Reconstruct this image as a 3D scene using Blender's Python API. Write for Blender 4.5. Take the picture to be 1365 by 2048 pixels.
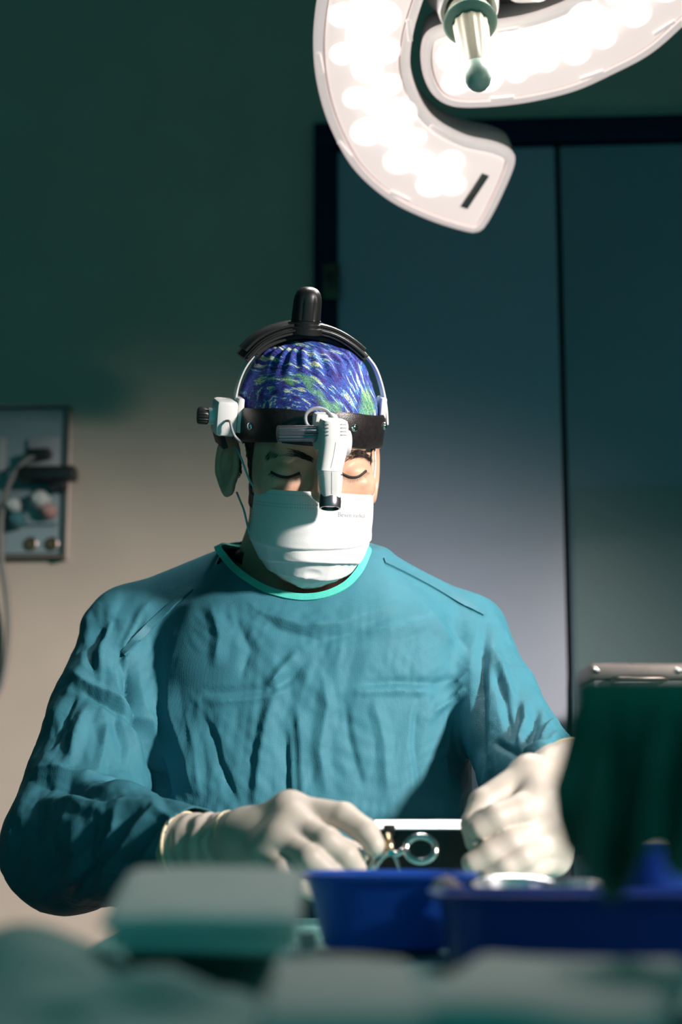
import bpy, bmesh, math, random
import numpy as np
from mathutils import Vector, Matrix, noise as mnoise
from mathutils.bvhtree import BVHTree

random.seed(7); np.random.seed(7)
for o in list(bpy.data.objects): bpy.data.objects.remove(o)
S = bpy.context.scene
COL = S.collection
R = math.radians

# ------------------------------------------------------------------ camera
FPX = 3400.0; CX, CY = 682.5, 1024.0
CAMZ = 1.10; PITCH = R(10.5)
CAM = Vector((0, 0, CAMZ))
cd = bpy.data.cameras.new('camera'); cam = bpy.data.objects.new('camera', cd); COL.objects.link(cam)
cam.location = CAM; cam.rotation_euler = (R(90) + PITCH, 0, 0)
cd.sensor_fit = 'VERTICAL'; cd.sensor_height = 36.0; cd.sensor_width = 24.0
cd.lens = FPX / 2048 * 36.0
cd.clip_start = 0.05
cd.dof.use_dof = True; cd.dof.focus_distance = 1.90
cd.dof.aperture_fstop = (cd.lens / 1000) / 0.020
S.camera = cam
S.view_settings.view_transform = 'Standard'; S.view_settings.look = 'None'
S.view_settings.exposure = 0.0; S.view_settings.gamma = 1.0
S.view_settings.use_curve_mapping = False
S.cycles.use_denoising = True
S.cycles.max_bounces = 6

# ------------------------------------------------------------------ world: dim teal room light
w = bpy.data.worlds.new('theatre_ambient'); S.world = w; w.use_nodes = True
bg = w.node_tree.nodes['Background']
bg.inputs[0].default_value = (0.02, 0.60, 0.62, 1); bg.inputs[1].default_value = 0.42

# key: second operating light of the pair, above and behind the camera, aimed at the surgeon
def add_spot(name, loc, aim, power, size, cone, blend, color):
    l = bpy.data.lights.new(name, 'SPOT'); o = bpy.data.objects.new(name, l); COL.objects.link(o)
    o.location = loc; d = Vector(aim) - Vector(loc)
    o.rotation_euler = d.to_track_quat('-Z', 'Y').to_euler()
    l.energy = power; l.shadow_soft_size = size; l.spot_size = R(cone); l.spot_blend = blend; l.color = color
    return o
add_spot('operating_light_key', (2.35, -0.10, 2.30), (0.22, 2.12, 1.13), 1150, 0.15, 32, 1.0, (1.0, 0.90, 0.84))

# ------------------------------------------------------------------ pixel helpers (photo frame 1365x2048)
cp, sp = math.cos(PITCH), math.sin(PITCH)
FWD = Vector((0, cp, sp)); RIGHT = Vector((1, 0, 0)); UP = Vector((0, -sp, cp))
def ray(px, py): return FWD * FPX + RIGHT * (px - CX) + UP * (CY - py)
def P(px, py, y):
    r = ray(px, py); return CAM + r * (y / r.y)
def project(V):
    d = V - np.array(CAM)
    z = d @ np.array(FWD)
    return CX + FPX * (d @ np.array(RIGHT)) / z, CY - FPX * (d @ np.array(UP)) / z
TH = R(3.5); WY = 3.0
WU = Vector((math.cos(TH), -math.sin(TH), 0)); WN = Vector((-math.sin(TH), -math.cos(TH), 0))
W0 = Vector((0, WY, 0))
MW = Matrix(((WU.x, WN.x, 0, W0.x), (WU.y, WN.y, 0, W0.y), (0, 0, 1, 0), (0, 0, 0, 1)))
def wl(px, py, off=0.0):
    r = ray(px, py); o = W0 + WN * off
    t = (o - CAM).dot(WN) / r.dot(WN); p = CAM + r * t - W0
    return p.dot(WU), p.z
HEADC = P(613, 905, 1.955)
MH = Matrix.Translation(HEADC) @ Matrix.Rotation(R(14), 4, 'Z') @ Matrix.Rotation(R(21), 4, 'X')
MHI = MH.inverted()
def HL(px, py, yl):
    o = MHI @ CAM; d = MHI.to_3x3() @ ray(px, py)
    return o + d * ((yl - o.y) / d.y)

# ------------------------------------------------------------------ object helpers
def tag(o, label=None, cat=None, group=None, kind=None):
    if label: o['label'] = label
    if cat: o['category'] = cat
    if group: o['group'] = group
    if kind: o['kind'] = kind
    return o
def thing(name, label, cat, loc=(0, 0, 0), group=None):
    o = bpy.data.objects.new(name, None); COL.objects.link(o); o.location = loc
    o.empty_display_size = 0.05
    return tag(o, label, cat, group)
def link(name, me, mat, parent=None, smooth=True):
    if mat: me.materials.append(mat)
    if smooth: me.shade_smooth()
    o = bpy.data.objects.new(name, me); COL.objects.link(o)
    if parent is not None:
        o.parent = parent
        if parent.type == 'EMPTY': o.matrix_parent_inverse = parent.matrix_basis.inverted()
    return o
def mesh(V, F):
    me = bpy.data.meshes.new('m'); me.from_pydata([tuple(v) for v in V], [], [tuple(f) for f in F]); me.update(); return me
def mk(name, V, F, mat, parent=None, smooth=True): return link(name, mesh(V, F), mat, parent, smooth)
def bm_obj(name, bm, mat, parent=None, smooth=False, M=None):
    if M is not None: bm.transform(M)
    bmesh.ops.recalc_face_normals(bm, faces=bm.faces)
    me = bpy.data.meshes.new(name); bm.to_mesh(me); bm.free()
    return link(name, me, mat, parent, smooth)
def sharp(o, ang=35):
    o.data.set_sharp_from_angle(angle=R(ang)); return o
def box_bm(x0, x1, y0, y1, z0, z1, bev=0.0, seg=2, bm=None):
    bm = bm or bmesh.new()
    r = bmesh.ops.create_cube(bm, size=1.0)
    for v in r['verts']:
        v.co = Vector((x0 + (v.co.x + .5) * (x1 - x0), y0 + (v.co.y + .5) * (y1 - y0), z0 + (v.co.z + .5) * (z1 - z0)))
    if bev > 0:
        ed = list({e for v in r['verts'] for e in v.link_edges})
        bmesh.ops.bevel(bm, geom=ed, offset=bev, segments=seg, profile=0.5, affect='EDGES')
    return bm
def box(name, x0, x1, y0, y1, z0, z1, mat, parent=None, bev=0.0, M=None, seg=2):
    o = bm_obj(name, box_bm(x0, x1, y0, y1, z0, z1, bev, seg), mat, parent, bev > 0, M)
    if bev > 0: sharp(o, 40)
    return o
def frames(pts):
    pts = [Vector(p) for p in pts]; n = len(pts); T = []
    for i in range(n):
        a = pts[max(i - 1, 0)]; b = pts[min(i + 1, n - 1)]; T.append((b - a).normalized())
    u = T[0].orthogonal().normalized(); out = []
    for i in range(n):
        u = (u - T[i] * u.dot(T[i])).normalized(); out.append((pts[i], T[i], u, T[i].cross(u)))
    return out
def tube_vf(pts, rad, seg=12, caps=True, closed=False, flat=1.0):
    fr = frames(pts); n = len(fr); V = []; F = []
    if closed:
        u0 = fr[0][2]
    for i, (p, t, u, b) in enumerate(fr):
        r = rad[i] if isinstance(rad, (list, tuple)) else rad
        for k in range(seg):
            a = 2 * math.pi * k / seg; V.append(p + u * (r * math.cos(a)) + b * (r * flat * math.sin(a)))
    m = n if closed else n - 1
    for i in range(m):
        j = (i + 1) % n
        for k in range(seg):
            F.append((i * seg + k, i * seg + (k + 1) % seg, j * seg + (k + 1) % seg, j * seg + k))
    if caps and not closed:
        F.append(tuple(range(seg))[::-1]); F.append(tuple((n - 1) * seg + k for k in range(seg)))
    return V, F
def tube(name, pts, rad, mat, parent=None, seg=12, closed=False, flat=1.0):
    V, F = tube_vf(pts, rad, seg, True, closed, flat); return mk(name, V, F, mat, parent)
def spline(pts, n=40, closed=False):
    pts = [Vector(p) for p in pts]; m = len(pts); out = []
    segs = m if closed else m - 1
    for i in range(segs):
        if closed: a, b, c, d = (pts[(i + k - 1) % m] for k in range(4))
        else: a, b, c, d = pts[max(i - 1, 0)], pts[i], pts[i + 1], pts[min(i + 2, m - 1)]
        q = max(2, n // segs)
        for k in range(q):
            t = k / q
            out.append(0.5 * ((2 * b) + (c - a) * t + (2 * a - 5 * b + 4 * c - d) * t * t + (3 * b - a - 3 * c + d) * t ** 3))
    if not closed: out.append(pts[-1])
    return out
def axis_M(o, ax, xdir=None):
    z = Vector(ax).normalized()
    x = Vector(xdir) if xdir is not None else z.orthogonal()
    x = (x - z * x.dot(z)).normalized(); y = z.cross(x)
    M = Matrix((x, y, z)).transposed().to_4x4(); M.translation = Vector(o); return M
def lathe(name, prof, mat, parent=None, M=None, seg=32, rib=None, smooth=True, ang=40):
    V = []; F = []; n = len(prof)
    for (r, z) in prof:
        for k in range(seg):
            a = 2 * math.pi * k / seg; rr = r * (1 + (rib(a, z) if rib else 0))
            V.append(Vector((rr * math.cos(a), rr * math.sin(a), z)))
    for i in range(n - 1):
        for k in range(seg):
            F.append((i * seg + k, i * seg + (k + 1) % seg, (i + 1) * seg + (k + 1) % seg, (i + 1) * seg + k))
    F.append(tuple(range(seg))[::-1]); F.append(tuple((n - 1) * seg + k for k in range(seg)))
    if M is not None: V = [M @ v for v in V]
    o = mk(name, V, F, mat, parent, smooth)
    bm = bmesh.new(); bm.from_mesh(o.data); bmesh.ops.recalc_face_normals(bm, faces=bm.faces); bm.to_mesh(o.data); bm.free()
    if smooth: sharp(o, ang)
    return o

# ------------------------------------------------------------------ materials
def mat(name, col, rough=0.5, metal=0.0, spec=0.5, var=0.0, vscale=20, bump=0.0, bscale=200, emit=None, estr=0.0, sss=0.0, coat=0.0, trans=0.0):
    m = bpy.data.materials.new(name); m.use_nodes = True; nt = m.node_tree; b = nt.nodes['Principled BSDF']
    b.inputs['Base Color'].default_value = (*col, 1); b.inputs['Roughness'].default_value = rough
    b.inputs['Metallic'].default_value = metal; b.inputs['Specular IOR Level'].default_value = spec
    if coat: b.inputs['Coat Weight'].default_value = coat; b.inputs['Coat Roughness'].default_value = .15
    if trans: b.inputs['Transmission Weight'].default_value = trans
    if sss:
        b.inputs['Subsurface Weight'].default_value = sss; b.inputs['Subsurface Radius'].default_value = (1.0, .35, .2); b.inputs['Subsurface Scale'].default_value = .006
    if emit: b.inputs['Emission Color'].default_value = (*emit, 1); b.inputs['Emission Strength'].default_value = estr
    tc = nt.nodes.new('ShaderNodeTexCoord')
    if var > 0:
        n = nt.nodes.new('ShaderNodeTexNoise'); n.inputs['Scale'].default_value = vscale; n.inputs['Detail'].default_value = 4
        nt.links.new(tc.outputs['Object'], n.inputs['Vector'])
        r = nt.nodes.new('ShaderNodeValToRGB')
        r.color_ramp.elements[0].position = .3; r.color_ramp.elements[1].position = .7
        r.color_ramp.elements[0].color = (*[c * (1 - var) for c in col], 1); r.color_ramp.elements[1].color = (*[min(1, c * (1 + var)) for c in col], 1)
        nt.links.new(n.outputs['Fac'], r.inputs['Fac']); nt.links.new(r.outputs['Color'], b.inputs['Base Color'])
    if bump > 0:
        n = nt.nodes.new('ShaderNodeTexNoise'); n.inputs['Scale'].default_value = bscale; n.inputs['Detail'].default_value = 3
        nt.links.new(tc.outputs['Object'], n.inputs['Vector'])
        bp = nt.nodes.new('ShaderNodeBump'); bp.inputs['Strength'].default_value = bump; bp.inputs['Distance'].default_value = .001
        nt.links.new(n.outputs['Fac'], bp.inputs['Height']); nt.links.new(bp.outputs['Normal'], b.inputs['Normal'])
    return m
def weave(m, period, strength):
    nt = m.node_tree; b = nt.nodes['Principled BSDF']; tc = nt.nodes.new('ShaderNodeTexCoord')
    v = nt.nodes.new('ShaderNodeTexVoronoi'); v.inputs['Scale'].default_value = 1 / period; v.inputs['Randomness'].default_value = .35
    nt.links.new(tc.outputs['Object'], v.inputs['Vector'])
    bp = nt.nodes.new('ShaderNodeBump'); bp.inputs['Strength'].default_value = strength; bp.inputs['Distance'].default_value = .0006
    nt.links.new(v.outputs['Distance'], bp.inputs['Height']); nt.links.new(bp.outputs['Normal'], b.inputs['Normal'])
    return m
M_ = {}
M_['wall'] = mat('wall_paint', (.45, .385, .325), .6, var=.05, vscale=6, bump=.1, bscale=60)
M_['floor'] = mat('vinyl_floor', (.18, .22, .21), .4, var=.1, vscale=8)
M_['ceiling'] = mat('ceiling_paint', (.6, .6, .57), .8, var=.03)
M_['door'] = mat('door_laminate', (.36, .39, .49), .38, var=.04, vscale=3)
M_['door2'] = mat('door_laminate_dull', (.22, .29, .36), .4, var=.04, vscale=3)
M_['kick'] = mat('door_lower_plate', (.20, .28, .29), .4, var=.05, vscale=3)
M_['frame'] = mat('navy_frame', (.006, .008, .035), .5, spec=.2, var=.1)
M_['dark'] = mat('dark_gap', (.006, .007, .008), .6, var=.1)
M_['steel'] = mat('brushed_steel', (.34, .29, .27), .45, 1.0, var=.1, vscale=30)
M_['brass'] = mat('worn_latch', (.10, .085, .05), .5, .4, var=.2)
M_['panelgrey'] = mat('panel_grey', (.20, .265, .29), .4, var=.04)
M_['blackp'] = mat('black_plastic', (.012, .012, .013), .38, var=.1)
M_['whitep'] = mat('white_plastic', (.78, .77, .76), .38, var=.02)
M_['greyp'] = mat('grey_plastic', (.32, .32, .34), .4, var=.03)
M_['plugw'] = mat('pale_plug', (.42, .46, .46), .5, var=.04)
M_['pinkp'] = mat('pink_plastic', (.36, .22, .20), .5, var=.05)
M_['tealp'] = mat('teal_plastic', (.04, .14, .16), .5, var=.05)
M_['cable'] = mat('grey_cable', (.17, .17, .16), .5, var=.05)
M_['skin'] = mat('skin', (.60, .36, .25), .5, var=.10, vscale=60, bump=.12, bscale=900, sss=.15)
M_['hair'] = mat('black_hair', (.012, .010, .009), .55, var=.3, vscale=300, bump=.5, bscale=500)
M_['gown'] = weave(mat('gown_cloth', (.037, .168, .222), .66, spec=.25, var=.05, vscale=40), .0018, .32)
M_['binding'] = weave(mat('neck_binding', (.07, .50, .42), .6, var=.08, vscale=80), .0016, .4)
M_['seam'] = weave(mat('seam_cloth', (.030, .15, .20), .6, var=.08, vscale=60), .0016, .4)
M_['glove'] = mat('latex_glove', (.54, .48, .42), .5, var=.05, vscale=50, bump=.1, bscale=300, sss=.12)
M_['gloveroll'] = mat('latex_roll', (.80, .68, .45), .4, var=.05)
M_['leather'] = mat('black_leather', (.014, .011, .012), .36, spec=.6, var=.3, vscale=200, bump=.35, bscale=700)
M_['foam'] = mat('black_foam', (.010, .010, .011), .65, var=.3, vscale=300, bump=.3, bscale=900)
M_['chrome'] = mat('chrome', (.75, .74, .74), .12, 1.0, var=.03)
M_['gunmetal'] = mat('anodised_metal', (.22, .21, .24), .3, .9, var=.05)
M_['lens'] = mat('lens_glass', (.004, .01, .012), .05, spec=.8, var=.1, coat=1)
M_['blue'] = mat('blue_plastic', (.020, .125, .70), .35, var=.06, vscale=10)
M_['blue2'] = mat('deep_blue_plastic', (.012, .052, .36), .35, var=.06, vscale=10)
M_['drape'] = weave(mat('grey_green_drape', (.72, .80, .77), .75, var=.06, vscale=12), .003, .3)
M_['drape2'] = weave(mat('teal_drape', (.06, .25, .24), .75, var=.15, vscale=12), .003, .3)
M_['towel'] = weave(mat('grey_towel_cloth', (.60, .66, .63), .8, var=.12, vscale=14), .003, .3)
M_['drape3'] = weave(mat('table_drape_cloth', (.15, .40, .38), .75, var=.22, vscale=9), .003, .3)
M_['ddrape'] = weave(mat('dark_green_drape', (.040, .19, .145), .8, var=.4, vscale=14), .003, .3)
M_['trouser'] = mat('scrub_trousers', (.03, .12, .15), .8, var=.1)
M_['shoe'] = mat('clog_rubber', (.05, .06, .07), .5, var=.1)
M_['gauze'] = mat('pinkish_gauze', (.55, .42, .43), .8, var=.1, vscale=60, bump=.4)
M_['handle'] = mat('handle_cream', (.30, .285, .21), .5, var=.03)
M_['tip'] = mat('handle_sage', (.36, .50, .42), .4, var=.04)
M_['lampgrey'] = mat('lamp_housing', (.38, .37, .37), .4, var=.03)
M_['lamprim'] = mat('lamp_rim', (.85, .76, .74), .35, var=.02, emit=(1, .82, .78), estr=.55)  # rim's own emission stands in for LED light in the plastic
M_['lampface'] = mat('lamp_cover', (.85, .78, .75), .3, var=.02, emit=(1, .82, .76), estr=.82)
M_['led'] = mat('led_lens', (1, .97, .95), .3, emit=(1, .93, .88), estr=62.0)
M_['dish'] = mat('bright_steel', (.80, .82, .84), .30, 1.0, var=.02)
M_['halo'] = mat('led_halo', (.9, .85, .82), .4, emit=(1, .88, .83), estr=1.15)  # emissive disc painting a soft halo around each LED
M_['lampslot'] = mat('lamp_slot', (.22, .20, .19), .4, var=.1)

# ------------------------------------------------------------------ implicit surfaces
def vec(p): return np.array([p[0], p[1], p[2]], np.float32)
def rcone(X, Y, Z, a, b, r1, r2):
    a = vec(a); b = vec(b); d = b - a; L = float(d @ d) + 1e-12
    x, y, z = X - a[0], Y - a[1], Z - a[2]
    t = np.clip((x * d[0] + y * d[1] + z * d[2]) / L, 0, 1)
    return np.sqrt((x - t * d[0]) ** 2 + (y - t * d[1]) ** 2 + (z - t * d[2]) ** 2) - (r1 + (r2 - r1) * t)
def chain(X, Y, Z, pts, rad, k=.004):
    d = None
    for i in range(len(pts) - 1):
        e = rcone(X, Y, Z, pts[i], pts[i + 1], rad[i], rad[i + 1]); d = e if d is None else smin(d, e, k)
    return d
def smin(a, b, k):
    h = np.clip(.5 + .5 * (b - a) / k, 0, 1); return b + (a - b) * h - k * h * (1 - h)
def smax(a, b, k): return -smin(-a, -b, k)
def ell(X, Y, Z, c, r):
    x, y, z = (X - c[0]) / r[0], (Y - c[1]) / r[1], (Z - c[2]) / r[2]
    k0 = np.sqrt(x * x + y * y + z * z) + 1e-9
    k1 = np.sqrt((x / r[0]) ** 2 + (y / r[1]) ** 2 + (z / r[2]) ** 2) + 1e-9
    return k0 * (k0 - 1) / k1
def nets(F, lo, hi, h):
    ax = [np.arange(lo[i], hi[i] + h, h, dtype=np.float32) for i in range(3)]
    X, Y, Z = np.meshgrid(*ax, indexing='ij', sparse=True)
    X, Y, Z = np.broadcast_arrays(X, Y, Z)
    v = F(X, Y, Z).astype(np.float32); ins = v < 0
    nx, ny, nz = v.shape
    cnt = np.zeros((nx - 1, ny - 1, nz - 1), np.int8)
    for i in (0, 1):
        for j in (0, 1):
            for k in (0, 1): cnt += ins[i:nx - 1 + i, j:ny - 1 + j, k:nz - 1 + k]
    act = np.argwhere((cnt > 0) & (cnt < 8))
    idx = np.full((nx - 1, ny - 1, nz - 1), -1, np.int32); idx[act[:, 0], act[:, 1], act[:, 2]] = np.arange(len(act))
    acc = np.zeros((len(act), 3), np.float64); num = np.zeros(len(act))
    cor = [(i, j, k) for i in (0, 1) for j in (0, 1) for k in (0, 1)]
    for a in cor:
        for b in cor:
            if sum(b) - sum(a) == 1 and all(b[q] >= a[q] for q in range(3)):
                va = v[act[:, 0] + a[0], act[:, 1] + a[1], act[:, 2] + a[2]]; vb = v[act[:, 0] + b[0], act[:, 1] + b[1], act[:, 2] + b[2]]
                m = (va < 0) != (vb < 0); t = np.where(m, va / np.where(va == vb, 1, va - vb), 0)
                for q in range(3): acc[:, q] += m * (a[q] + t * (b[q] - a[q]))
                num += m
    V = (act + acc / num[:, None]) * h + np.array(lo)
    Fs = []
    for q in range(3):
        s = [slice(1, -1)] * 3; s[q] = slice(0, -1); s2 = [slice(1, -1)] * 3; s2[q] = slice(1, None)
        A = ins[tuple(s)]; B = ins[tuple(s2)]
        e = np.argwhere(A != B); 
        if not len(e): continue
        off = np.array([1, 1, 1]); off[q] = 0; e = e + off
        flip = ins[e[:, 0], e[:, 1], e[:, 2]]
        u = np.zeros(3, int); u[(q + 1) % 3] = 1; w_ = np.zeros(3, int); w_[(q + 2) % 3] = 1
        g = lambda c: idx[c[:, 0], c[:, 1], c[:, 2]]
        f = np.stack([g(e - u - w_), g(e - w_), g(e), g(e - u)], 1)
        f[~flip] = f[~flip][:, ::-1]; Fs.append(f)
    return V, np.concatenate(Fs)
def np_mesh(V, F):
    me = bpy.data.meshes.new('m'); n, f = len(V), len(F)
    me.vertices.add(n); me.vertices.foreach_set('co', np.asarray(V, np.float32).ravel())
    me.loops.add(f * 4); me.loops.foreach_set('vertex_index', np.asarray(F, np.int32).ravel())
    me.polygons.add(f); me.polygons.foreach_set('loop_start', np.arange(0, f * 4, 4, dtype=np.int32))
    me.update(calc_edges=True); me.validate(); return me
def apply_mods(me, mods):
    o = bpy.data.objects.new('t', me); COL.objects.link(o)
    for t, kw in mods:
        m = o.modifiers.new(t, t)
        for k, v in kw.items(): setattr(m, k, v)
    dg = bpy.context.evaluated_depsgraph_get(); r = bpy.data.meshes.new_from_object(o.evaluated_get(dg))
    bpy.data.objects.remove(o); return r
def get_co(me):
    a = np.empty(len(me.vertices) * 3, np.float32); me.vertices.foreach_get('co', a); return a.reshape(-1, 3).astype(np.float64)
def get_no(me):
    a = np.empty(len(me.vertices) * 3, np.float32); me.vertex_normals.foreach_get('vector', a); return a.reshape(-1, 3).astype(np.float64)
def set_co(me, V): me.vertices.foreach_set('co', V.astype(np.float32).ravel()); me.update()
_pt = np.random.RandomState(3).rand(64, 64, 64)
def vnoise(p):
    i = np.floor(p).astype(int); f = p - i; f = f * f * (3 - 2 * f); i &= 63; j = (i + 1) & 63
    def g(a, b, c): return _pt[a, b, c]
    x0, y0, z0 = i.T; x1, y1, z1 = j.T; fx, fy, fz = f.T
    c00 = g(x0, y0, z0) * (1 - fx) + g(x1, y0, z0) * fx; c10 = g(x0, y1, z0) * (1 - fx) + g(x1, y1, z0) * fx
    c01 = g(x0, y0, z1) * (1 - fx) + g(x1, y0, z1) * fx; c11 = g(x0, y1, z1) * (1 - fx) + g(x1, y1, z1) * fx
    return ((c00 * (1 - fy) + c10 * fy) * (1 - fz) + (c01 * (1 - fy) + c11 * fy) * fz) * 2 - 1
def strokes_disp(px, py, strokes):
    """fold lines drawn over the cloth: (height, width_left, width_right, points)"""
    D = np.zeros(len(px))
    for (h, w1, w2, pts) in strokes:
        P_ = np.array(pts, float); seg = np.diff(P_, axis=0); L = np.hypot(*seg.T); cum = np.concatenate([[0], np.cumsum(L)])
        best = np.full(len(px), 1e9); bs = np.zeros(len(px)); bt = np.zeros(len(px))
        for i in range(len(seg)):
            dx, dy = px - P_[i, 0], py - P_[i, 1]
            t = np.clip((dx * seg[i, 0] + dy * seg[i, 1]) / (L[i] ** 2), 0, 1)
            ex, ey = dx - t * seg[i, 0], dy - t * seg[i, 1]; d = np.hypot(ex, ey)
            s = np.sign(seg[i, 0] * dy - seg[i, 1] * dx)
            m = d < best; best = np.where(m, d, best); bs = np.where(m, s, bs); bt = np.where(m, (cum[i] + t * L[i]) / cum[-1], bt)
        wd = np.where(bs < 0, w1, w2); q = np.clip(1 - best / wd, 0, 1)
        prof = q ** 1.25
        D += h * prof * np.clip(np.sin(np.pi * np.clip(bt, .02, .98)) * 1.6, 0, 1)
    return D

# ================================================================== the room
def wbox(name, px0, py0, px1, py1, o0, o1, m, parent=None, bev=0.0, z0=None, z1=None):
    u0, b = wl(px0, py1, o0); u1, t = wl(px1, py0, o0)
    return box(name, u0, u1, o0, o1, b if z0 is None else z0, t if z1 is None else z1, m, parent, bev, M=MW)
def struct(o): o['kind'] = 'structure'; return o
RX = 3.2; RH = 2.9; YB = -1.6
struct(box('floor', -RX - .3, RX + .3, YB, 3.5, -.06, 0, M_['floor']))
struct(box('ceiling', -RX - .3, RX + .3, YB, 3.5, RH, RH + .06, M_['ceiling']))
struct(box('wall_back', -RX - .2, RX + .2, -.08, 0, .001, RH - .001, M_['wall'], M=MW))
struct(box('wall_left', -RX - .1, -RX, YB, 3.1, .001, RH - .001, M_['wall']))
struct(box('wall_right', RX, RX + .1, YB, 2.75, .001, RH - .001, M_['wall']))
# baseboards are steel-edged vinyl, low behind the table
u_j0, _ = wl(630, 600); u_j1, _ = wl(674, 600); _, z_t0 = wl(900, 303, .0); _, z_t1 = wl(900, 254, .0)
struct(box('baseboard_back', -RX, u_j0 - .002, .001, .012, .001, .10, M_['frame'], M=MW))
# door
u_c0, _ = wl(1113, 500); u_c1, _ = wl(1124, 500)
z_gap = wl(1118, 1000)[1]
leafw = u_c0 - u_j1; u_r1 = u_c1 + leafw
d1 = thing('door_1', None, None, MW @ Vector((u_c0, .02, 0))); d1['kind'] = 'structure'
d1['label'] = 'wide lavender grey double door in a navy frame behind the surgeon'
box('door_jamb', u_j0, u_j1, .001, .035, .001, z_t0, M_['frame'], d1, .003, MW)
box('door_jamb', u_r1, u_r1 + (u_j1 - u_j0), .001, .035, .001, z_t0, M_['frame'], d1, .003, MW)
box('door_header', u_j0, u_r1 + (u_j1 - u_j0), .001, .035, z_t0 + .0005, z_t1, M_['frame'], d1, .003, MW)
box('door_gap', u_j1, u_r1, .0005, .004, .006, z_t0, M_['dark'], d1, 0, MW)
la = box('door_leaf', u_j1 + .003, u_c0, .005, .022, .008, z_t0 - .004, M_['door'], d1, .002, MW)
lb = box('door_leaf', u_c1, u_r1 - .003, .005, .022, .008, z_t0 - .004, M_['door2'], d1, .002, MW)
zk = wl(1250, 972, .022)[1]
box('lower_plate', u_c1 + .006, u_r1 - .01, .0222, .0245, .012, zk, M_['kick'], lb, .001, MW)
ha = wbox('latch_plate', 646, 528, 680, 600, .0352, .040, M_['brass'], d1, .002)
wbox('latch_bolt', 654, 545, 668, 575, .0402, .046, M_['blackp'], ha, .002)

# wall service panel
sp_ = thing('service_panel', 'grey wall service panel with sockets and a steel edge at the left', 'socket panel', MW @ Vector((wl(60, 1120)[0], 0, wl(60, 1120)[1])))
wbox('panel_plate', -260, 822, 137, 1114, .001, .022, M_['panelgrey'], sp_, .003)
wbox('edge_strip', 132, 822, 143, 1121, .0012, .030, M_['steel'], sp_, .003)
wbox('edge_strip', -260, 1112, 132, 1121, .0012, .028, M_['steel'], sp_, .003)
wbox('edge_strip', -260, 816, 143, 823, .0012, .028, M_['greyp'], sp_, .002)
wbox('socket_module', 55, 876, 122, 962, .022, .032, M_['greyp'], sp_, .004)
wbox('socket_module', -30, 876, 14, 945, .022, .032, M_['greyp'], sp_, .004)
wbox('socket_module', 12, 985, 120, 1052, .022, .032, M_['panelgrey'], sp_, .004)
for (x, y) in ((63, 1088), (105, 1088)):
    u, z = wl(x, y, .022); Mx = MW @ axis_M((u, .022, z), (0, 1, 0))
    k = lathe('round_socket', [(.0125, 0), (.0125, .004), (.0095, .006), (.009, .002), (.0, .002)], M_['steel'], sp_, Mx, 24)
    lathe('socket_hole', [(.0088, .0022), (.0088, .003), (.0, .003)], M_['brass'], k, Mx, 20)
def plug(name, label, px, py, r, L, m, grp=None):
    u, z = wl(px, py, .033); Mx = MW @ axis_M((u, .0325, z), (0, 1, 0))
    o = lathe(name, [(r, 0), (r, L * .55), (r * .8, L * .8), (r * .45, L), (0.0, L)], m, None, Mx, 24)
    return tag(o, label, 'plug', grp)
plug('round_plug', 'round pale grey plug in the lower module of the wall panel, higher one', 84, 1003, .017, .04, M_['plugw'])
plug('round_plug', 'round pale plug low in the wall panel beside the cable', 30, 1014, .014, .035, M_['plugw'])
plug('round_plug', 'dark teal plug low in the wall panel under the pale plug', 36, 1041, .015, .03, M_['tealp'])
plug('round_plug', 'pinkish plug at the right of the lower panel module', 100, 1024, .014, .03, M_['pinkp'])
bp_ = thing('power_connector', 'long black power connector jutting right from the wall panel', 'plug', MW @ Vector((wl(100, 972)[0], .03, wl(100, 972)[1])))
wbox('connector_body', 46, 938, 158, 968, .034, .072, M_['blackp'], bp_, .006)
wbox('connector_cap', 104, 966, 138, 983, .034, .066, M_['blackp'], bp_, .004)
cb = thing('panel_cable', 'dark grey cable looping down the wall from a black plug', 'cable', MW @ Vector((wl(10, 1250)[0], .03, wl(10, 1385)[1])))
def WPT(px, py, off):
    u, z = wl(px, py, off); return MW @ Vector((u, off, z))
wbox('plug_head', 60, 902, 106, 920, .033, .062, M_['blackp'], cb, .004)
tube('cord', spline([WPT(70, 910, .055), WPT(42, 930, .06), WPT(15, 975, .06), WPT(2, 1040, .05), WPT(3, 1120, .04), WPT(12, 1180, .03), WPT(17, 1250, .022), WPT(12, 1320, .018), WPT(-4, 1385, .018), WPT(-50, 1440, .018)], 60), .0055, M_['cable'], cb, 10)

# steel trolley behind at the right
YT = 2.62
t0 = P(1182, 1326, YT); t1 = P(1366, 1326, YT); zt = t0.z; hx0 = t0.x; hx1 = hx0 + .42
tr = thing('equipment_trolley', 'stainless steel trolley with a top handle standing by the door', 'trolley', ((hx0 + hx1) / 2, YT + .07, 0))
box('cabinet', hx0 + .004, hx1 - .004, YT + .004, YT + .14, .12, zt - .028, M_['greyp'], tr, .004)
box('top_rim', hx0, hx1, YT, YT + .145, zt - .027, zt, M_['steel'], tr, .004)
hb = P(1232, 1360, YT - .02); he = P(1332, 1360, YT - .02)
h_ = tube('handle', [Vector((hb.x, YT - .001, hb.z)), Vector((hb.x, YT - .02, hb.z)), Vector((hb.x + .006, YT - .026, hb.z)), Vector((he.x - .006, YT - .026, hb.z)), Vector((he.x, YT - .02, hb.z)), Vector((he.x, YT - .001, hb.z))], .0055, M_['steel'], tr, 10)
for px in (1194, 1358):
    c = P(px, 1342, YT); lathe('bolt', [(.006, 0), (.0055, .003), (.002, .005), (0, .005)], M_['chrome'], tr, axis_M((c.x, YT + .0005, c.z), (0, -1, 0)), 14)
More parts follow.
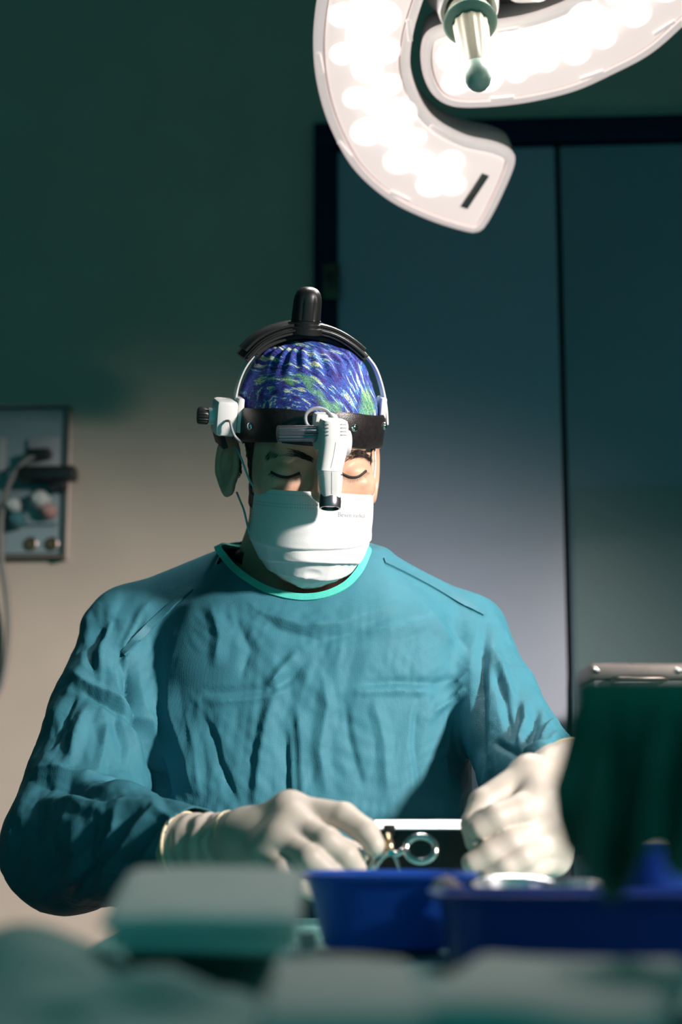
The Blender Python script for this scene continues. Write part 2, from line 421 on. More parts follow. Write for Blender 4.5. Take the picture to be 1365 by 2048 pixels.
for x in (hx0 + .03, hx1 - .03):
    for y in (YT + .035, YT + .11):
        lathe('leg', [(.012, .06), (.012, .13)], M_['steel'], tr, Matrix.Translation((x, y, 0)), 12)
        lathe('caster', [(.004, -.012), (.028, -.012), (.03, -.008), (.03, .008), (.028, .012), (.004, .012)], M_['blackp'], tr, axis_M((x, y, .0305), (1, 0, 0)), 20)

# ================================================================== operating light
LH = P(936, 8, 2.02)                       # hub point
LN = Vector((.03, -.50, -.866)).normalized()  # direction the light faces
ML = axis_M(LH, LN, (1, 0, 0)); MLI = ML.inverted()
def LP(px, py, off=0.0):
    r = ray(px, py); o = LH + LN * off; t = (o - CAM).dot(LN) / r.dot(LN)
    q = MLI @ (CAM + r * t); return Vector((q.x, q.y))
lamp = thing('operating_light', 'large white surgical light with curved glowing arms above the surgeon', 'surgical light', LH)
def offset_poly(pts, d):
    n = len(pts); out = []
    area = sum(pts[i].x * pts[(i + 1) % n].y - pts[(i + 1) % n].x * pts[i].y for i in range(n)); sgn = 1 if area > 0 else -1
    for i in range(n):
        a, b, c = pts[i - 1], pts[i], pts[(i + 1) % n]
        e1 = (b - a).normalized(); e2 = (c - b).normalized(); nrm = Vector((-(e1.y + e2.y), e1.x + e2.x)).normalized() * sgn
        out.append(b + nrm * d)
    return out
def resample(pts, n):
    L = [0]
    for i in range(len(pts)): L.append(L[-1] + (pts[(i + 1) % len(pts)] - pts[i]).length)
    out = []
    for k in range(n):
        s = L[-1] * k / n; i = max(j for j in range(len(pts)) if L[j] <= s)
        t = (s - L[i]) / max(1e-9, L[i + 1] - L[i]); out.append(pts[i].lerp(pts[(i + 1) % len(pts)], t))
    return out
def stack(name, layers, m, parent, cap0=True, cap1=True):
    n = len(layers[0][0]); V = []; F = []
    for pts, z in layers:
        for p in pts: V.append(ML @ Vector((p.x, p.y, z)))
    for i in range(len(layers) - 1):
        for k in range(n): F.append((i * n + k, i * n + (k + 1) % n, (i + 1) * n + (k + 1) % n, (i + 1) * n + k))
    bm = bmesh.new(); vs = [bm.verts.new(v) for v in V]
    for f in F: bm.faces.new([vs[i] for i in f])
    if cap0: bm.faces.new([vs[i] for i in range(n)])
    if cap1: bm.faces.new([vs[(len(layers) - 1) * n + i] for i in range(n)])
    bmesh.ops.triangulate(bm, faces=[f for f in bm.faces if len(f.verts) > 4])
    o = bm_obj(name, bm, m, parent, True); sharp(o, 40); return o
def light_arm(outline_px, leds, tabs, slot=None):
    pts = [LP(*p) for p in outline_px]
    pts = [Vector((p.x, p.y)) for p in spline([Vector((p.x, p.y, 0)) for p in pts], len(pts) * 8, True)]
    pts = resample(pts, 160)
    i1 = offset_poly(pts, .003); i2 = offset_poly(pts, .010); i3 = offset_poly(pts, .013); sh = offset_poly(pts, -.0025)
    arm = stack('light_arm', [(i2, -.062), (i1, -.055), (pts, -.035), (pts, -.012)], M_['lampgrey'], lamp)
    stack('cover_rim', [(sh, -.0118), (sh, -.006), (pts, -.001), (i1, .0005), (i2, .0005), (i2, -.004)], M_['lamprim'], arm, False, False)
    stack('cover_lens', [(i3, -.006), (i3, -.0015), (offset_poly(pts, .018), .0003)], M_['lampface'], arm)
    for (px, py, r) in leds:
        c = LP(px, py)
        lathe('led_halo', [(r * 1.28, .00032), (r * 1.24, .0006), (0, .0006)], M_['halo'], arm, ML @ Matrix.Translation((c.x, c.y, random.uniform(0, .0001))), 18)
        lathe('led_module', [(r * 1.0, .0004), (r * .97, .0010), (r * .6, .0016), (0, .0018)], M_['led'], arm, ML @ Matrix.Translation((c.x, c.y, 0)), 14)
    for (px, py, a) in tabs:
        c = LP(px, py); Mt = ML @ Matrix.Translation((c.x, c.y, 0)) @ Matrix.Rotation(a, 4, 'Z')
        box('clip_tab', -.016, .016, -.003, .003, -.002, .0022, M_['lamprim'], arm, .001, Mt)
    if slot:
        a, b = LP(*slot[0]), LP(*slot[1]); d = (b - a); Mt = ML @ Matrix.Translation(((a.x + b.x) / 2, (a.y + b.y) / 2, 0)) @ Matrix.Rotation(math.atan2(d.y, d.x), 4, 'Z')
        box('vent_slot', -d.length / 2, d.length / 2, -.006, .006, .0004, .0016, M_['lampslot'], arm, .0008, Mt)
    return arm
def bez(c, n):
    s = spline([Vector((p[0], p[1], 0)) for p in c], n); return [(p.x, p.y) for p in s]
A1 = [(845, 0), (824, 70), (818, 140), (838, 205), (872, 250), (930, 282), (990, 296), (1022, 312), (1027, 335), (1000, 400), (972, 452), (955, 465), (930, 463), (860, 441), (780, 402), (712, 342), (666, 262), (640, 180), (631, 95), (640, 0), (665, -90), (705, -150), (770, -185), (850, -190), (905, -175), (915, -150), (890, -100), (862, -50)]
def cluster(path, n, half, rr):
    out = []
    p = bez(path, n * 2)
    for i in range(0, len(p) - 1, 2):
        dx, dy = p[i + 1][0] - p[i][0], p[i + 1][1] - p[i][1]; L = math.hypot(dx, dy); nx, ny = -dy / L, dx / L
        for s in (-1, 0, 1):
            out.append((p[i][0] + nx * s * half + random.uniform(-8, 8) + (dx * .8 if s == 0 else 0), p[i][1] + ny * s * half * .9 + random.uniform(-8, 8) + (dy * .8 if s == 0 else 0), rr * random.uniform(.7, 1.2)))
    return out
light_arm(A1, cluster([(738, -110), (728, 0), (728, 110), (752, 215), (815, 300), (905, 365)], 9, 36, .0172),
          [(641, 125, R(-80)), (690, 298, R(-58)), (800, 392, R(-30)), (819, 60, R(-83)), (880, 262, R(-35))], ((972, 348), (928, 415)))
A2 = [(885, 62), (950, 56), (1030, 47), (1100, 28), (1170, -5), (1240, -60), (1300, -130), (1340, -190), (1400, -200), (1470, -170), (1475, -110), (1440, -20), (1365, 55), (1300, 110), (1225, 150), (1150, 183), (1060, 205), (970, 215), (905, 213), (868, 190), (848, 140), (852, 85)]
light_arm(A2, cluster([(915, 135), (1000, 125), (1090, 105), (1170, 70), (1250, 15), (1330, -70)], 8, 32, .0165),
          [(1330, 55, R(38)), (1185, 150, R(22)), (1005, 196, R(4)), (1015, 60, R(8))])
A3 = [(1015, -30), (1025, 2), (1055, 6), (1085, 0), (1150, -35), (1190, -90), (1195, -160), (1160, -230), (1100, -260), (1040, -250), (1020, -215), (1050, -170), (1060, -120), (1045, -70)]
light_arm(A3, cluster([(1060, -40), (1110, -90), (1110, -170)], 4, 26, .016), [])
# hub, yoke, handle
hubm = ML
hub = lathe('hub', [(.0, -.09), (.05, -.09), (.055, -.05), (.043, -.02), (.0385, .012), (.036, .016), (.031, .016), (.031, .002), (0, .002)], M_['lampgrey'], lamp, ML, 40)
for ang, L in ((R(120), .30), (R(-40), .16), (R(60), .2)):
    Mt = ML @ Matrix.Rotation(ang, 4, 'Z'); box('yoke_strut', .03, L, -.022, .022, -.095, -.066, M_['lampgrey'], lamp, .006, Mt)
def rib(a, z): return .045 * math.cos(a * 12) if .045 < z < .125 else 0
hd = lathe('handle_collar', [(.026, .003), (.027, .03), (.031, .034), (.032, .040), (.024, .044), (0, .044)], M_['handle'], lamp, ML, 40)
lathe('collar_disc', [(.022, .030), (.0335, .0395), (.0345, .043), (.030, .046), (.0, .046)], M_['tip'], hd, ML, 40)
gr = lathe('handle_grip', [(.022, .046), (.0215, .06), (.0195, .10), (.0180, .135), (.0172, .142), (0, .142)], M_['handle'], lamp, ML, 72, rib)
lathe('grip_tip', [(.0172, .142), (.0180, .147), (.0178, .157), (.0155, .167), (.011, .1735), (.005, .1765), (0, .177)], M_['tip'], gr, ML, 32)
top = LH - LN * .09
tube('suspension_arm', spline([top, top - LN * .08 + Vector((0, .02, .05)), Vector((top.x + .05, top.y + .12, top.z + .25)), Vector((top.x + .08, top.y + .15, RH - .03))], 24), .028, M_['lampgrey'], lamp, 16)
lathe('ceiling_flange', [(0, 0), (.10, 0), (.10, .02), (.05, .0295), (0, .0295)], M_['lampgrey'], lamp, Matrix.Translation((top.x + .08, top.y + .15, RH - .03)), 32)

# ================================================================== the surgeon
FEET = Vector((-.03, 2.06, 0))
man = thing('person', 'surgeon in a teal gown, face mask and patterned cap, bending over his work', 'person', FEET)

# ---- arm joints
SL = P(266, 1268, 2.05); EL = P(136, 1692, 1.89); WL = P(392, 1690, 1.70)
SR = P(932, 1272, 2.05); ER = P(1062, 1545, 1.88); WR = P(1140, 1560, 1.69)
NB = P(596, 1150, 2.06)

# ---- head in its own frame: x to the viewer's right, -y out of the face, z up
EYE_L = HL(574, 945, -.083); EYE_R = HL(709, 946, -.083)
def ear_sdf(X, Y, Z, side):
    cx, cy, cz = side * .0835, .012, -.020
    a = side * R(-24)
    x, y, z = X - cx, Y - cy, Z - cz
    y2, z2 = y * math.cos(R(12)) - z * math.sin(R(12)), y * math.sin(R(12)) + z * math.cos(R(12)); y, z = y2, z2
    n = side * (x * math.cos(a) + y * math.sin(a)); u = -x * math.sin(a) + y * math.cos(a)
    u = u - .010; wz = np.where(z > 0, .033, .034); wu = np.where(z > -.01, .0205, .0205 + (z + .01) * .35)
    q = np.sqrt((u / wu) ** 2 + (z / wz) ** 2)
    plate = np.maximum((q - 1) * .018, np.abs(n + .001) - .0026)
    helix = np.sqrt(((q - .93) * .020) ** 2 + (n - .002) ** 2) - .0042
    anti = np.sqrt(((np.sqrt((u / wu + .12) ** 2 + (z / wz * 1.15) ** 2) - .58) * .019) ** 2 + (n - .001) ** 2) - .0032
    lobe = ell(u, n, z, (-.004, .001, -.029), (.009, .0055, .009))
    d = smin(smin(plate, helix, .004), smin(anti, lobe, .004), .003)
    return d
def head_sdf(X, Y, Z):
    d = ell(X, Y, Z, (0, .014, .042), (.076, .098, .082))
    d = smin(d, ell(X, Y, Z, (0, -.026, -.020), (.0675, .068, .082)), .03)
    d = smin(d, ell(X, Y, Z, (0, -.040, -.070), (.054, .052, .046)), .03)
    d = smin(d, ell(X, Y, Z, (0, -.076, -.096), (.024, .020, .020)), .025)
    ax = np.abs(X)
    d = smin(d, ell(ax, Y, Z, (.044, -.062, -.026), (.026, .026, .022)), .02)
    d = smin(d, rcone(ax, Y, Z, (.008, -.094, .026), (.046, -.078, .026), .008, .008), .016)
    ez = EYE_L.z
    d = smax(d, -ell(ax, Y, Z, (.030, -.106, ez + .001), (.021, .018, .012)), .012)
    d = smin(d, rcone(X, Y, Z, (0, -.090, .014), (0, -.112, -.030), .009, .013), .012)
    d = smin(d, ell(ax, Y, Z, (.011, -.104, -.035), (.008, .010, .007)), .008)
    for e in (EYE_L, EYE_R):
        d = smin(d, ell(X, Y, Z, (e.x, e.y + .0075, e.z + .0005), (.0165, .0140, .0105)), .0030)
        d = smin(d, rcone(X, Y, Z, (e.x - .012, e.y - .0015, e.z - .0105), (e.x + .012, e.y - .0015, e.z - .0105), .003, .003), .009)
    for s in (-1, 1): d = smin(d, ear_sdf(X, Y, Z, s), .006)
    return d
MHIn = np.array(MHI)
def to_head(X, Y, Z):
    return tuple(MHIn[i, 0] * X + MHIn[i, 1] * Y + MHIn[i, 2] * Z + MHIn[i, 3] for i in range(3))
NK0 = MH @ Vector((0, .035, -.045)); NK1 = NB + Vector((0, .01, .0))
def upper_sdf(X, Y, Z):
    hx, hy, hz = to_head(X, Y, Z)
    d = head_sdf(hx, hy, hz)
    d = smin(d, rcone(X, Y, Z, NK0, NK1, .056, .063), .02)
    d = smin(d, rcone(X, Y, Z, NK1, NK1 - Vector((0, -.01, .09)), .075, .12), .03)
    # larynx
    d = smin(d, ell(X, Y, Z, (NK0.lerp(NK1, .62) - Vector((0, .056, .0))), (.012, .010, .02)), .012)
    return d
c = HEADC
Vh, Fh = nets(upper_sdf, (c.x - .135, c.y - .155, NK1.z - .11), (c.x + .125, c.y + .15, c.z + .145), .0017)
def coarse_sdf(X, Y, Z):
    d = ell(X, Y, Z, (NB.x, 2.05, 1.12), (.155, .095, .27))
    for s, e, wv in ((SL, EL, WL), (SR, ER, WR)):
        d = smin(d, rcone(X, Y, Z, NB, s - Vector((0, 0, .012)), .045, .030), .03)
        d = smin(d, chain(X, Y, Z, [s - Vector((0, 0, .012)), s.lerp(e, .5), e, wv], [.030, .034, .034, .022], .01), .02)
    d = smin(d, ell(X, Y, Z, (NB.x, 2.06, .93), (.16, .11, .12)), .04)
    for sx in (-1, 1):
        hp = (NB.x + sx * .085, 2.06, .88); kn = (NB.x + sx * .095, 2.04, .49); an = (NB.x + sx * .10, 2.06, .09)
        d = smin(d, chain(X, Y, Z, [hp, kn, an, (an[0], 1.93, .045)], [.075, .05, .034, .028], .02), .03)
    return d
Vc, Fc = nets(coarse_sdf, (-.45, 1.6, .0), (.40, 2.24, 1.5), .012)
me = np_mesh(np.concatenate([Vh, Vc]), np.concatenate([Fh, Fc + len(Vh)]))
me = apply_mods(me, [('SMOOTH', dict(iterations=2, factor=.5))])
body = link('body', me, M_['skin'], man)
bco = get_co(me); bno = get_no(me)
bvh_body = BVHTree.FromPolygons([tuple(v) for v in Vh], [tuple(f) for f in Fh])

# ---- hair: short sides, nape and beard line, a thin shell on the scalp
hl = (np.c_[Vh, np.ones(len(Vh))] @ MHIn.T)[:, :3]
tmp = np_mesh(Vh, Fh); nh = get_no(tmp)
def hair_mask(p):
    x, y, z = np.abs(p[:, 0]), p[:, 1], p[:, 2]
    side = (x > .05) & (y > -.034 - .25 * (z - .0)) & (y < .002) & (z > -.075) & (z < .075)
    back = (y > .02) & (z > -.075) & (z < .09)
    over = (z > .022) & (z < .08) & (y > -.03) & (x > .05)
    beard = (z < -.045) & (z > -.112) & (x > .034) & (y < .0) & (y > -.075)
    ear = (x > .080) & (y > -.004) & (y < .055) & (z > -.062) & (z < .024)
    return (side | back | over | beard) & ~ear
hm = hair_mask(hl); fsel = Fh[hm[Fh].all(1)]
ids = np.unique(fsel); remap = np.full(len(Vh), -1); remap[ids] = np.arange(len(ids))
vv = Vh[ids] + nh[ids] * (.0016 + .0012 * vnoise(Vh[ids] * 260))[:, None]
hair = link('hair', np_mesh(vv, remap[fsel]), M_['hair'], man)
# stubble strands along the jaw, and eyebrows, lashes
def strands(name, roots, dirs, lens, r, m, parent):
    V = []; F = []
    for p, d, L in zip(roots, dirs, lens):
        u = d.orthogonal().normalized(); b = d.cross(u).normalized(); k = len(V)
        for a in (0, 2.1, 4.2): V.append(p + (u * math.cos(a) + b * math.sin(a)) * r)
        q = p + d * L * .55 + Vector((0, 0, -.0004))
        for a in (0, 2.1, 4.2): V.append(q + (u * math.cos(a) + b * math.sin(a)) * r * .8)
        V.append(p + d * L + Vector((0, 0, -.0010)))
        for i in range(3):
            j = (i + 1) % 3; F.append((k + i, k + j, k + 3 + j, k + 3 + i)); F.append((k + 3 + i, k + 3 + j, k + 6))
    return mk(name, V, F, m, parent, True)
def skin_hit(px, py):
    r = ray(px, py).normalized(); h = bvh_body.ray_cast(CAM, r); return h[0], h[1]
random.seed(3)
def eyebrow(pts, dens, taper_right):
    rt, dr, ln = [], [], []
    sp2 = bez(pts, 60)
    for i in range(dens):
        t = random.random(); k = min(int(t * (len(sp2) - 1)), len(sp2) - 2); x, y = sp2[k]
        tt = t if taper_right else 1 - t
        wdt = 10.5 * (1 - .72 * tt ** 1.6)
        p, n = skin_hit(x + random.uniform(-2, 2), y + random.uniform(-1, 1) * wdt)
        if p is None: continue
        dx = (sp2[k + 1][0] - sp2[k][0]); dy = sp2[k + 1][1] - sp2[k][1]; L = math.hypot(dx, dy)
        s = 1 if taper_right else -1
        d = (RIGHT * (dx / L * s) - UP * (dy / L * s) + UP * (.75 * (1 - tt) + random.uniform(-.25, .3)) + n * .45).normalized()
        rt.append(p - n * .0002); dr.append(d); ln.append(random.uniform(.004, .0085))
    strands('eyebrow', rt, dr, ln, .00017, M_['hair'], man)
eyebrow([(625, 918), (595, 908), (560, 905), (528, 914)], 700, False)
eyebrow([(682, 918), (705, 909), (725, 908), (739, 918)], 560, True)
def lashes(pts, n):
    rt, dr, ln = [], [], []
    sp2 = bez(pts, 40); path = []
    for (x, y) in sp2:
        p, nn = skin_hit(x, y)
        if p is not None: path.append(p + nn * .0003)
    e = tube('eyelid_line', path, .0015, M_['hair'], man, 6)
    for i in range(n):
        k = random.randrange(len(sp2)); x, y = sp2[k]; p, nn = skin_hit(x, y)
        if p is None: continue
        f = (k / len(sp2) - .5) * 2
        rt.append(p); dr.append((nn * 1.0 - UP * .85 + RIGHT * (.6 * f)).normalized()); ln.append(random.uniform(.005, .0085))
    strands('eyelashes', rt, dr, ln, .00016, M_['hair'], e)
lashes([(543, 944), (558, 952), (578, 954), (600, 946)], 130)
lashes([(684, 947), (700, 954), (717, 953), (732, 942)], 130)

# ---- gloves and hands
def hand_mesh(fingers, palm, cuff, lo_pad=.03, wr=0.0):
    pts = [p for f in fingers for p in f[0]] + [p for p, r in palm] + [p for p, r in cuff]
    lo = [min(p[i] for p in pts) - .045 for i in range(3)]; hi = [max(p[i] for p in pts) + .045 for i in range(3)]
    def F(X, Y, Z):
        d = None
        for a, b, r1, r2 in [(palm[i][0], palm[j][0], palm[i][1], palm[j][1]) for i, j in PALM_LINKS(len(palm))]:
            e = rcone(X, Y, Z, a, b, r1, r2); d = e if d is None else smin(d, e, .012)
        cf = chain(X, Y, Z, [p for p, r in cuff], [r for p, r in cuff], .004)
        d = smin(d, cf, .008)
        fd = None
        for f, rad in fingers:
            e = chain(X, Y, Z, f, rad, .003); fd = e if fd is None else smin(fd, e, .0022)
        return smin(d, fd, .007)
    V, Fq = nets(F, lo, hi, .0017)
    return apply_mods(np_mesh(V, Fq), [('SMOOTH', dict(iterations=2, factor=.5))])
def PALM_LINKS(n): return [(i, j) for i in range(n) for j in range(i + 1, n) if i == 0 or j == i + 1]
def wrinkle(me, a, b, r, amp, per, lim=1.0):
    V = get_co(me); N = get_no(me); a = np.array(a); b = np.array(b); d = b - a; t = ((V - a) @ d) / (d @ d)
    m = np.clip(1 - np.abs(t - .5) / .62, 0, 1) ** .5
    s = np.sin(t * 2 * math.pi * per + vnoise(V * 60) * 2.6) + .6 * vnoise(V * 120)
    V += N * (amp * m * s)[:, None]; set_co(me, V)
# viewer's left hand
y0 = 1.60
palmL = [(P(498, 1680, 1.635), .026), (P(580, 1622, 1.605), .0165), (P(588, 1650, 1.588), .0165), (P(566, 1682, 1.580), .0165), (P(536, 1706, 1.585), .016)]
fingL = [([P(580, 1620, 1.605), P(688, 1632, 1.578), P(733, 1664, 1.566), P(749, 1690, 1.560)], [.0150, .0125, .0115, .0098]),
         ([P(590, 1650, 1.588), P(655, 1683, 1.556), P(692, 1712, 1.556), P(712, 1737, 1.563)], [.0150, .0130, .0118, .0100]),
         ([P(566, 1682, 1.580), P(622, 1717, 1.548), P(660, 1748, 1.552), P(688, 1770, 1.560)], [.0150, .0128, .0112, .0096]),
         ([P(536, 1706, 1.585), P(568, 1742, 1.556), P(602, 1768, 1.556), P(630, 1785, 1.562)], [.0135, .0112, .0100, .0088]),
         ([P(505, 1690, 1.650), P(590, 1684, 1.640), P(662, 1690, 1.620), P(716, 1710, 1.600)], [.0190, .0150, .0125, .0105])]
cuffL = [(P(505, 1678, 1.64), .026), (P(468, 1683, 1.655), .0275), (P(420, 1690, 1.675), .0300), (P(374, 1694, 1.695), .0325)]
meL = hand_mesh(fingL, palmL, cuffL)
wrinkle(meL, P(366, 1694, 1.70), P(480, 1680, 1.65), .03, .0011, 4.5)
gl = link('glove', meL, M_['glove'], man); gl['label'] = 'off white latex glove holding the scissors'
def ring_pts(c, ax, r, sq=1.0, n=36, up=None):
    M = axis_M(c, ax, up); return [M @ Vector((r * math.cos(2 * math.pi * k / n), r * sq * math.sin(2 * math.pi * k / n), 0)) for k in range(n)]
axL = (P(420, 1690, 1.675) - P(374, 1694, 1.695))
tube('cuff_roll', ring_pts(P(372, 1694, 1.696), axL, .0335), .0018, M_['gloveroll'], gl, 8, True)
# folded band near the wrist, running aslant
axF = (P(500, 1672, 1.64) - P(455, 1700, 1.66)); 
tube('cuff_fold', ring_pts(P(478, 1682, 1.65), (axL.normalized() + Vector((.1, .0, .45))), .0300, .98), .0024, M_['gloveroll'], gl, 8, True)
# viewer's right hand
palmR = [(P(1120, 1562, 1.655), .029), (P(1062, 1552, 1.605), .0175), (P(1080, 1600, 1.590), .020), (P(1092, 1650, 1.585), .0175), (P(1100, 1690, 1.590), .0165), (P(1105, 1715, 1.60), .015)]
fingR = [([P(1062, 1548, 1.605), P(968, 1606, 1.585), P(948, 1650, 1.572), P(952, 1683, 1.566)], [.0165, .0135, .0118, .0100]),
         ([P(1090, 1645, 1.585), P(1022, 1686, 1.556), P(980, 1708, 1.552), P(946, 1726, 1.552)], [.0155, .0132, .0120, .0102]),
         ([P(1100, 1682, 1.588), P(1045, 1715, 1.552), P(1010, 1736, 1.548), P(980, 1752, 1.550)], [.0150, .0128, .0115, .0098]),
         ([P(1105, 1715, 1.600), P(1065, 1738, 1.562), P(1036, 1752, 1.556), P(1008, 1764, 1.556)], [.0135, .0115, .0102, .0090]),
         ([P(1100, 1600, 1.600), P(1040, 1622, 1.568), P(992, 1636, 1.558), P(958, 1658, 1.557)], [.0195, .0150, .0128, .0105])]
cuffR = [(P(1118, 1560, 1.650), .029), (P(1132, 1555, 1.67), .031), (P(1142, 1552, 1.70), .033), (P(1148, 1550, 1.73), .035)]
meR = hand_mesh(fingR, palmR, cuffR)
wrinkle(meR, P(1148, 1550, 1.73), P(1118, 1560, 1.65), .03, .0012, 3.5)
gr_ = link('glove', meR, M_['glove'], man); gr_['label'] = 'off white latex glove with pinched fingers at the right'
tube('cuff_roll', ring_pts(P(1149, 1549, 1.735), P(1142, 1552, 1.70) - P(1148, 1550, 1.73), .036), .0018, M_['gloveroll'], gr_, 8, True)

# ---- gown
def zat(py): return P(620, py, 2.0).z
prof_py = [1100, 1165, 1215, 1270, 1350, 1450, 1600, 1800]
prof_z = [zat(p) for p in prof_py] + [.75, .40]
prof_w = [.085, .125, .165, .186, .192, .190, .190, .195, .205, .225]
prof_d = [.080, .098, .112, .122, .130, .134, .136, .140, .145, .155]
tcx = P(622, 1400, 2.0).x
def torso_sdf(X, Y, Z):
    zz = np.array(prof_z[::-1]); w_ = np.interp(Z, zz, prof_w[::-1]); d_ = np.interp(Z, zz, prof_d[::-1])
    x = (X - tcx) / w_; y = (Y - 2.035) / d_
    q = (np.abs(x) ** 2.6 + np.abs(y) ** 2.6) ** (1 / 2.6)
    d = (q - 1) * np.minimum(w_, d_)
    d = np.maximum(d, Z - prof_z[0]); return np.maximum(d, .40 - Z)
def gown_sdf(X, Y, Z):
    d = torso_sdf(X, Y, Z)
    d = smin(d, rcone(X, Y, Z, P(560, 1155, 2.05), SL, .060, .056), .03)
    d = smin(d, rcone(X, Y, Z, P(650, 1155, 2.05), SR, .060, .048), .03)
    la = chain(X, Y, Z, [SL, P(212, 1440, 1.985), EL, P(245, 1690, 1.80), WL], [.058, .066, .072, .060, .037], .012)
    ra = chain(X, Y, Z, [SR, P(985, 1400, 1.98), ER, WR + Vector((0, .03, -.005))], [.050, .052, .056, .034], .012)
    return smin(d, smin(la, ra, .01), .016)
Vg, Fg = nets(gown_sdf, (-.46, 1.62, .385), (.36, 2.25, 1.55), .005)
# open neck, hem and cuffs
me = np_mesh(Vg, Fg)
me = apply_mods(me, [('SMOOTH', dict(iterations=3, factor=.5)), ('SUBSURF', dict(levels=1, render_levels=1))])
V = get_co(me); N = get_no(me)
px, py = project(V); front = np.clip((-N[:, 1] + .25) * 2.5, 0, 1)
rot = lambda a, b, c_: None
FOLDS = [
 # chest: slack drape under the neck
 (.0055, 34, 22, [(455, 1165), (520, 1225), (600, 1252), (680, 1248), (760, 1215), (850, 1172)]),
 (-.0040, 26, 26, [(480, 1200), (560, 1258), (640, 1280), (730, 1262), (800, 1225)]),
 (-.0050, 16, 28, [(392, 1388), (470, 1386), (545, 1379), (588, 1352), (612, 1322)]),
 (.0050, 26, 14, [(400, 1404), (480, 1400), (548, 1392), (600, 1365)]),
 (-.0045, 14, 26, [(700, 1372), (790, 1365), (870, 1368), (938, 1350)]),
 (.0048, 24, 14, [(690, 1386), (790, 1380), (880, 1384)]),
 (.0055, 26, 14, [(600, 1300), (560, 1342), (536, 1376)]),
 (.0060, 30, 16, [(552, 1372), (535, 1430), (520, 1510), (508, 1620)]),
 (-.0060, 9, 26, [(572, 1455), (575, 1530), (578, 1640)]),
 (.0045, 26, 12, [(592, 1400), (600, 1480), (606, 1620)]),
 (-.0050, 9, 22, [(405, 1428), (432, 1475), (441, 1522), (478, 1610)]),
 (.0040, 16, 22, [(370, 1420), (392, 1500), (402, 1600)]),
 (.0045, 22, 22, [(640, 1330), (655, 1410), (640, 1500), (655, 1600)]),
 (-.0035, 12, 26, [(690, 1395), (700, 1480), (728, 1580)]),
 (.0040, 24, 18, [(745, 1395), (768, 1480), (775, 1600)]),
 (-.0040, 22, 12, [(835, 1400), (828, 1490), (845, 1610)]),
 (.0055, 18, 12, [(938, 1342), (892, 1392), (848, 1444)]),
 (.0045, 14, 12, [(935, 1375), (895, 1405), (860, 1425)]),
 (-.0040, 12, 12, [(925, 1365), (885, 1402), (850, 1438)]),
 (.0045, 30, 30, [(905, 1440), (890, 1520), (900, 1600)]),
 (.0040, 20, 26, [(700, 1265), (800, 1255), (900, 1230)]),
 (.0045, 26, 20, [(420, 1200), (440, 1270), (430, 1340)]),
 (-.0035, 20, 20, [(470, 1230), (500, 1300), (480, 1360)]),
 (.0040, 22, 22, [(790, 1140), (840, 1200), (900, 1280), (930, 1320)]),
 (-.0035, 18, 26, [(850, 1180), (900, 1240), (940, 1300)]),
 (.0060, 22, 30, [(335, 1350), (345, 1430), (375, 1520), (390, 1600)]),
 # shoulder on the left
 (.0060, 26, 14, [(322, 1180), (280, 1230), (250, 1290), (252, 1350)]),
 (-.0060, 12, 26, [(300, 1225), (262, 1275), (240, 1320), (270, 1385)]),
 (.0070, 24, 16, [(222, 1235), (205, 1290), (200, 1345)]),
 (-.0065, 16, 18, [(205, 1250), (180, 1300), (188, 1350)]),
 (-.0200, 22, 24, [(252, 1305), (268, 1400), (295, 1480), (325, 1580), (335, 1620)]),
 # upper arm
 (.0090, 18, 26, [(140, 1340), (175, 1368), (230, 1392), (275, 1425), (318, 1452)]),
 (-.0080, 22, 12, [(150, 1372), (200, 1402), (250, 1428), (300, 1478)]),
 (-.0060, 10, 20, [(152, 1385), (135, 1430), (110, 1480), (90, 1510)]),
 (.0070, 22, 20, [(180, 1400), (150, 1470), (140, 1540)]),
 (.0075, 18, 22, [(265, 1430), (285, 1490), (312, 1545), (318, 1590)]),
 (-.0055, 14, 20, [(225, 1420), (245, 1490), (240, 1550)]),
 (.0060, 20, 16, [(215, 1440), (205, 1510), (190, 1560)]),
 # elbow
 (-0.0079, 18, 30, [(52, 1562), (95, 1570), (140, 1574), (180, 1590), (250, 1606)]),
 (0.0079, 33, 19, [(50, 1540), (110, 1538), (170, 1556), (240, 1572), (315, 1578)]),
 (0.0072, 21, 30, [(80, 1606), (150, 1600), (220, 1612), (290, 1610), (350, 1604)]),
 (0.0072, 24, 32, [(152, 1608), (120, 1660), (70, 1712), (45, 1740)]),
 (-0.0068, 18, 32, [(200, 1618), (170, 1680), (115, 1740), (80, 1780)]),
 (0.0072, 30, 19, [(240, 1612), (228, 1665), (180, 1730), (130, 1782)]),
 (-0.0072, 18, 30, [(262, 1640), (225, 1700), (170, 1762), (130, 1810)]),
 (0.0072, 30, 19, [(325, 1606), (275, 1655), (225, 1720), (185, 1780)]),
 (-0.0065, 18, 27, [(320, 1650), (278, 1696), (235, 1750)]),
 (0.0058, 24, 19, [(372, 1640), (322, 1676), (280, 1726)]),
 (-0.0043, 15, 22, [(372, 1665), (335, 1700), (310, 1740)]),
 (0.0043, 18, 16, [(300, 1612), (345, 1640), (362, 1690)]),
 # right sleeve
 (-.0100, 18, 22, [(978, 1235), (966, 1300), (962, 1380), (960, 1480), (958, 1580)]),
 (.0070, 16, 20, [(985, 1290), (1010, 1350), (1030, 1400)]),
 (-.0060, 14, 14, [(990, 1330), (1010, 1400), (1020, 1470)]),
 (.0080, 18, 12, [(1048, 1395), (1050, 1440), (1035, 1500)]),
 (-.0060, 12, 16, [(1075, 1415), (1070, 1455), (1055, 1495)]),
 (.0080, 14, 10, [(1112, 1440), (1095, 1462), (1082, 1490)]),
 (.0080, 12, 14, [(1122, 1462), (1100, 1490), (1040, 1512)]),
 (-.0070, 14, 14, [(985, 1480), (1020, 1500), (1060, 1525)]),
]
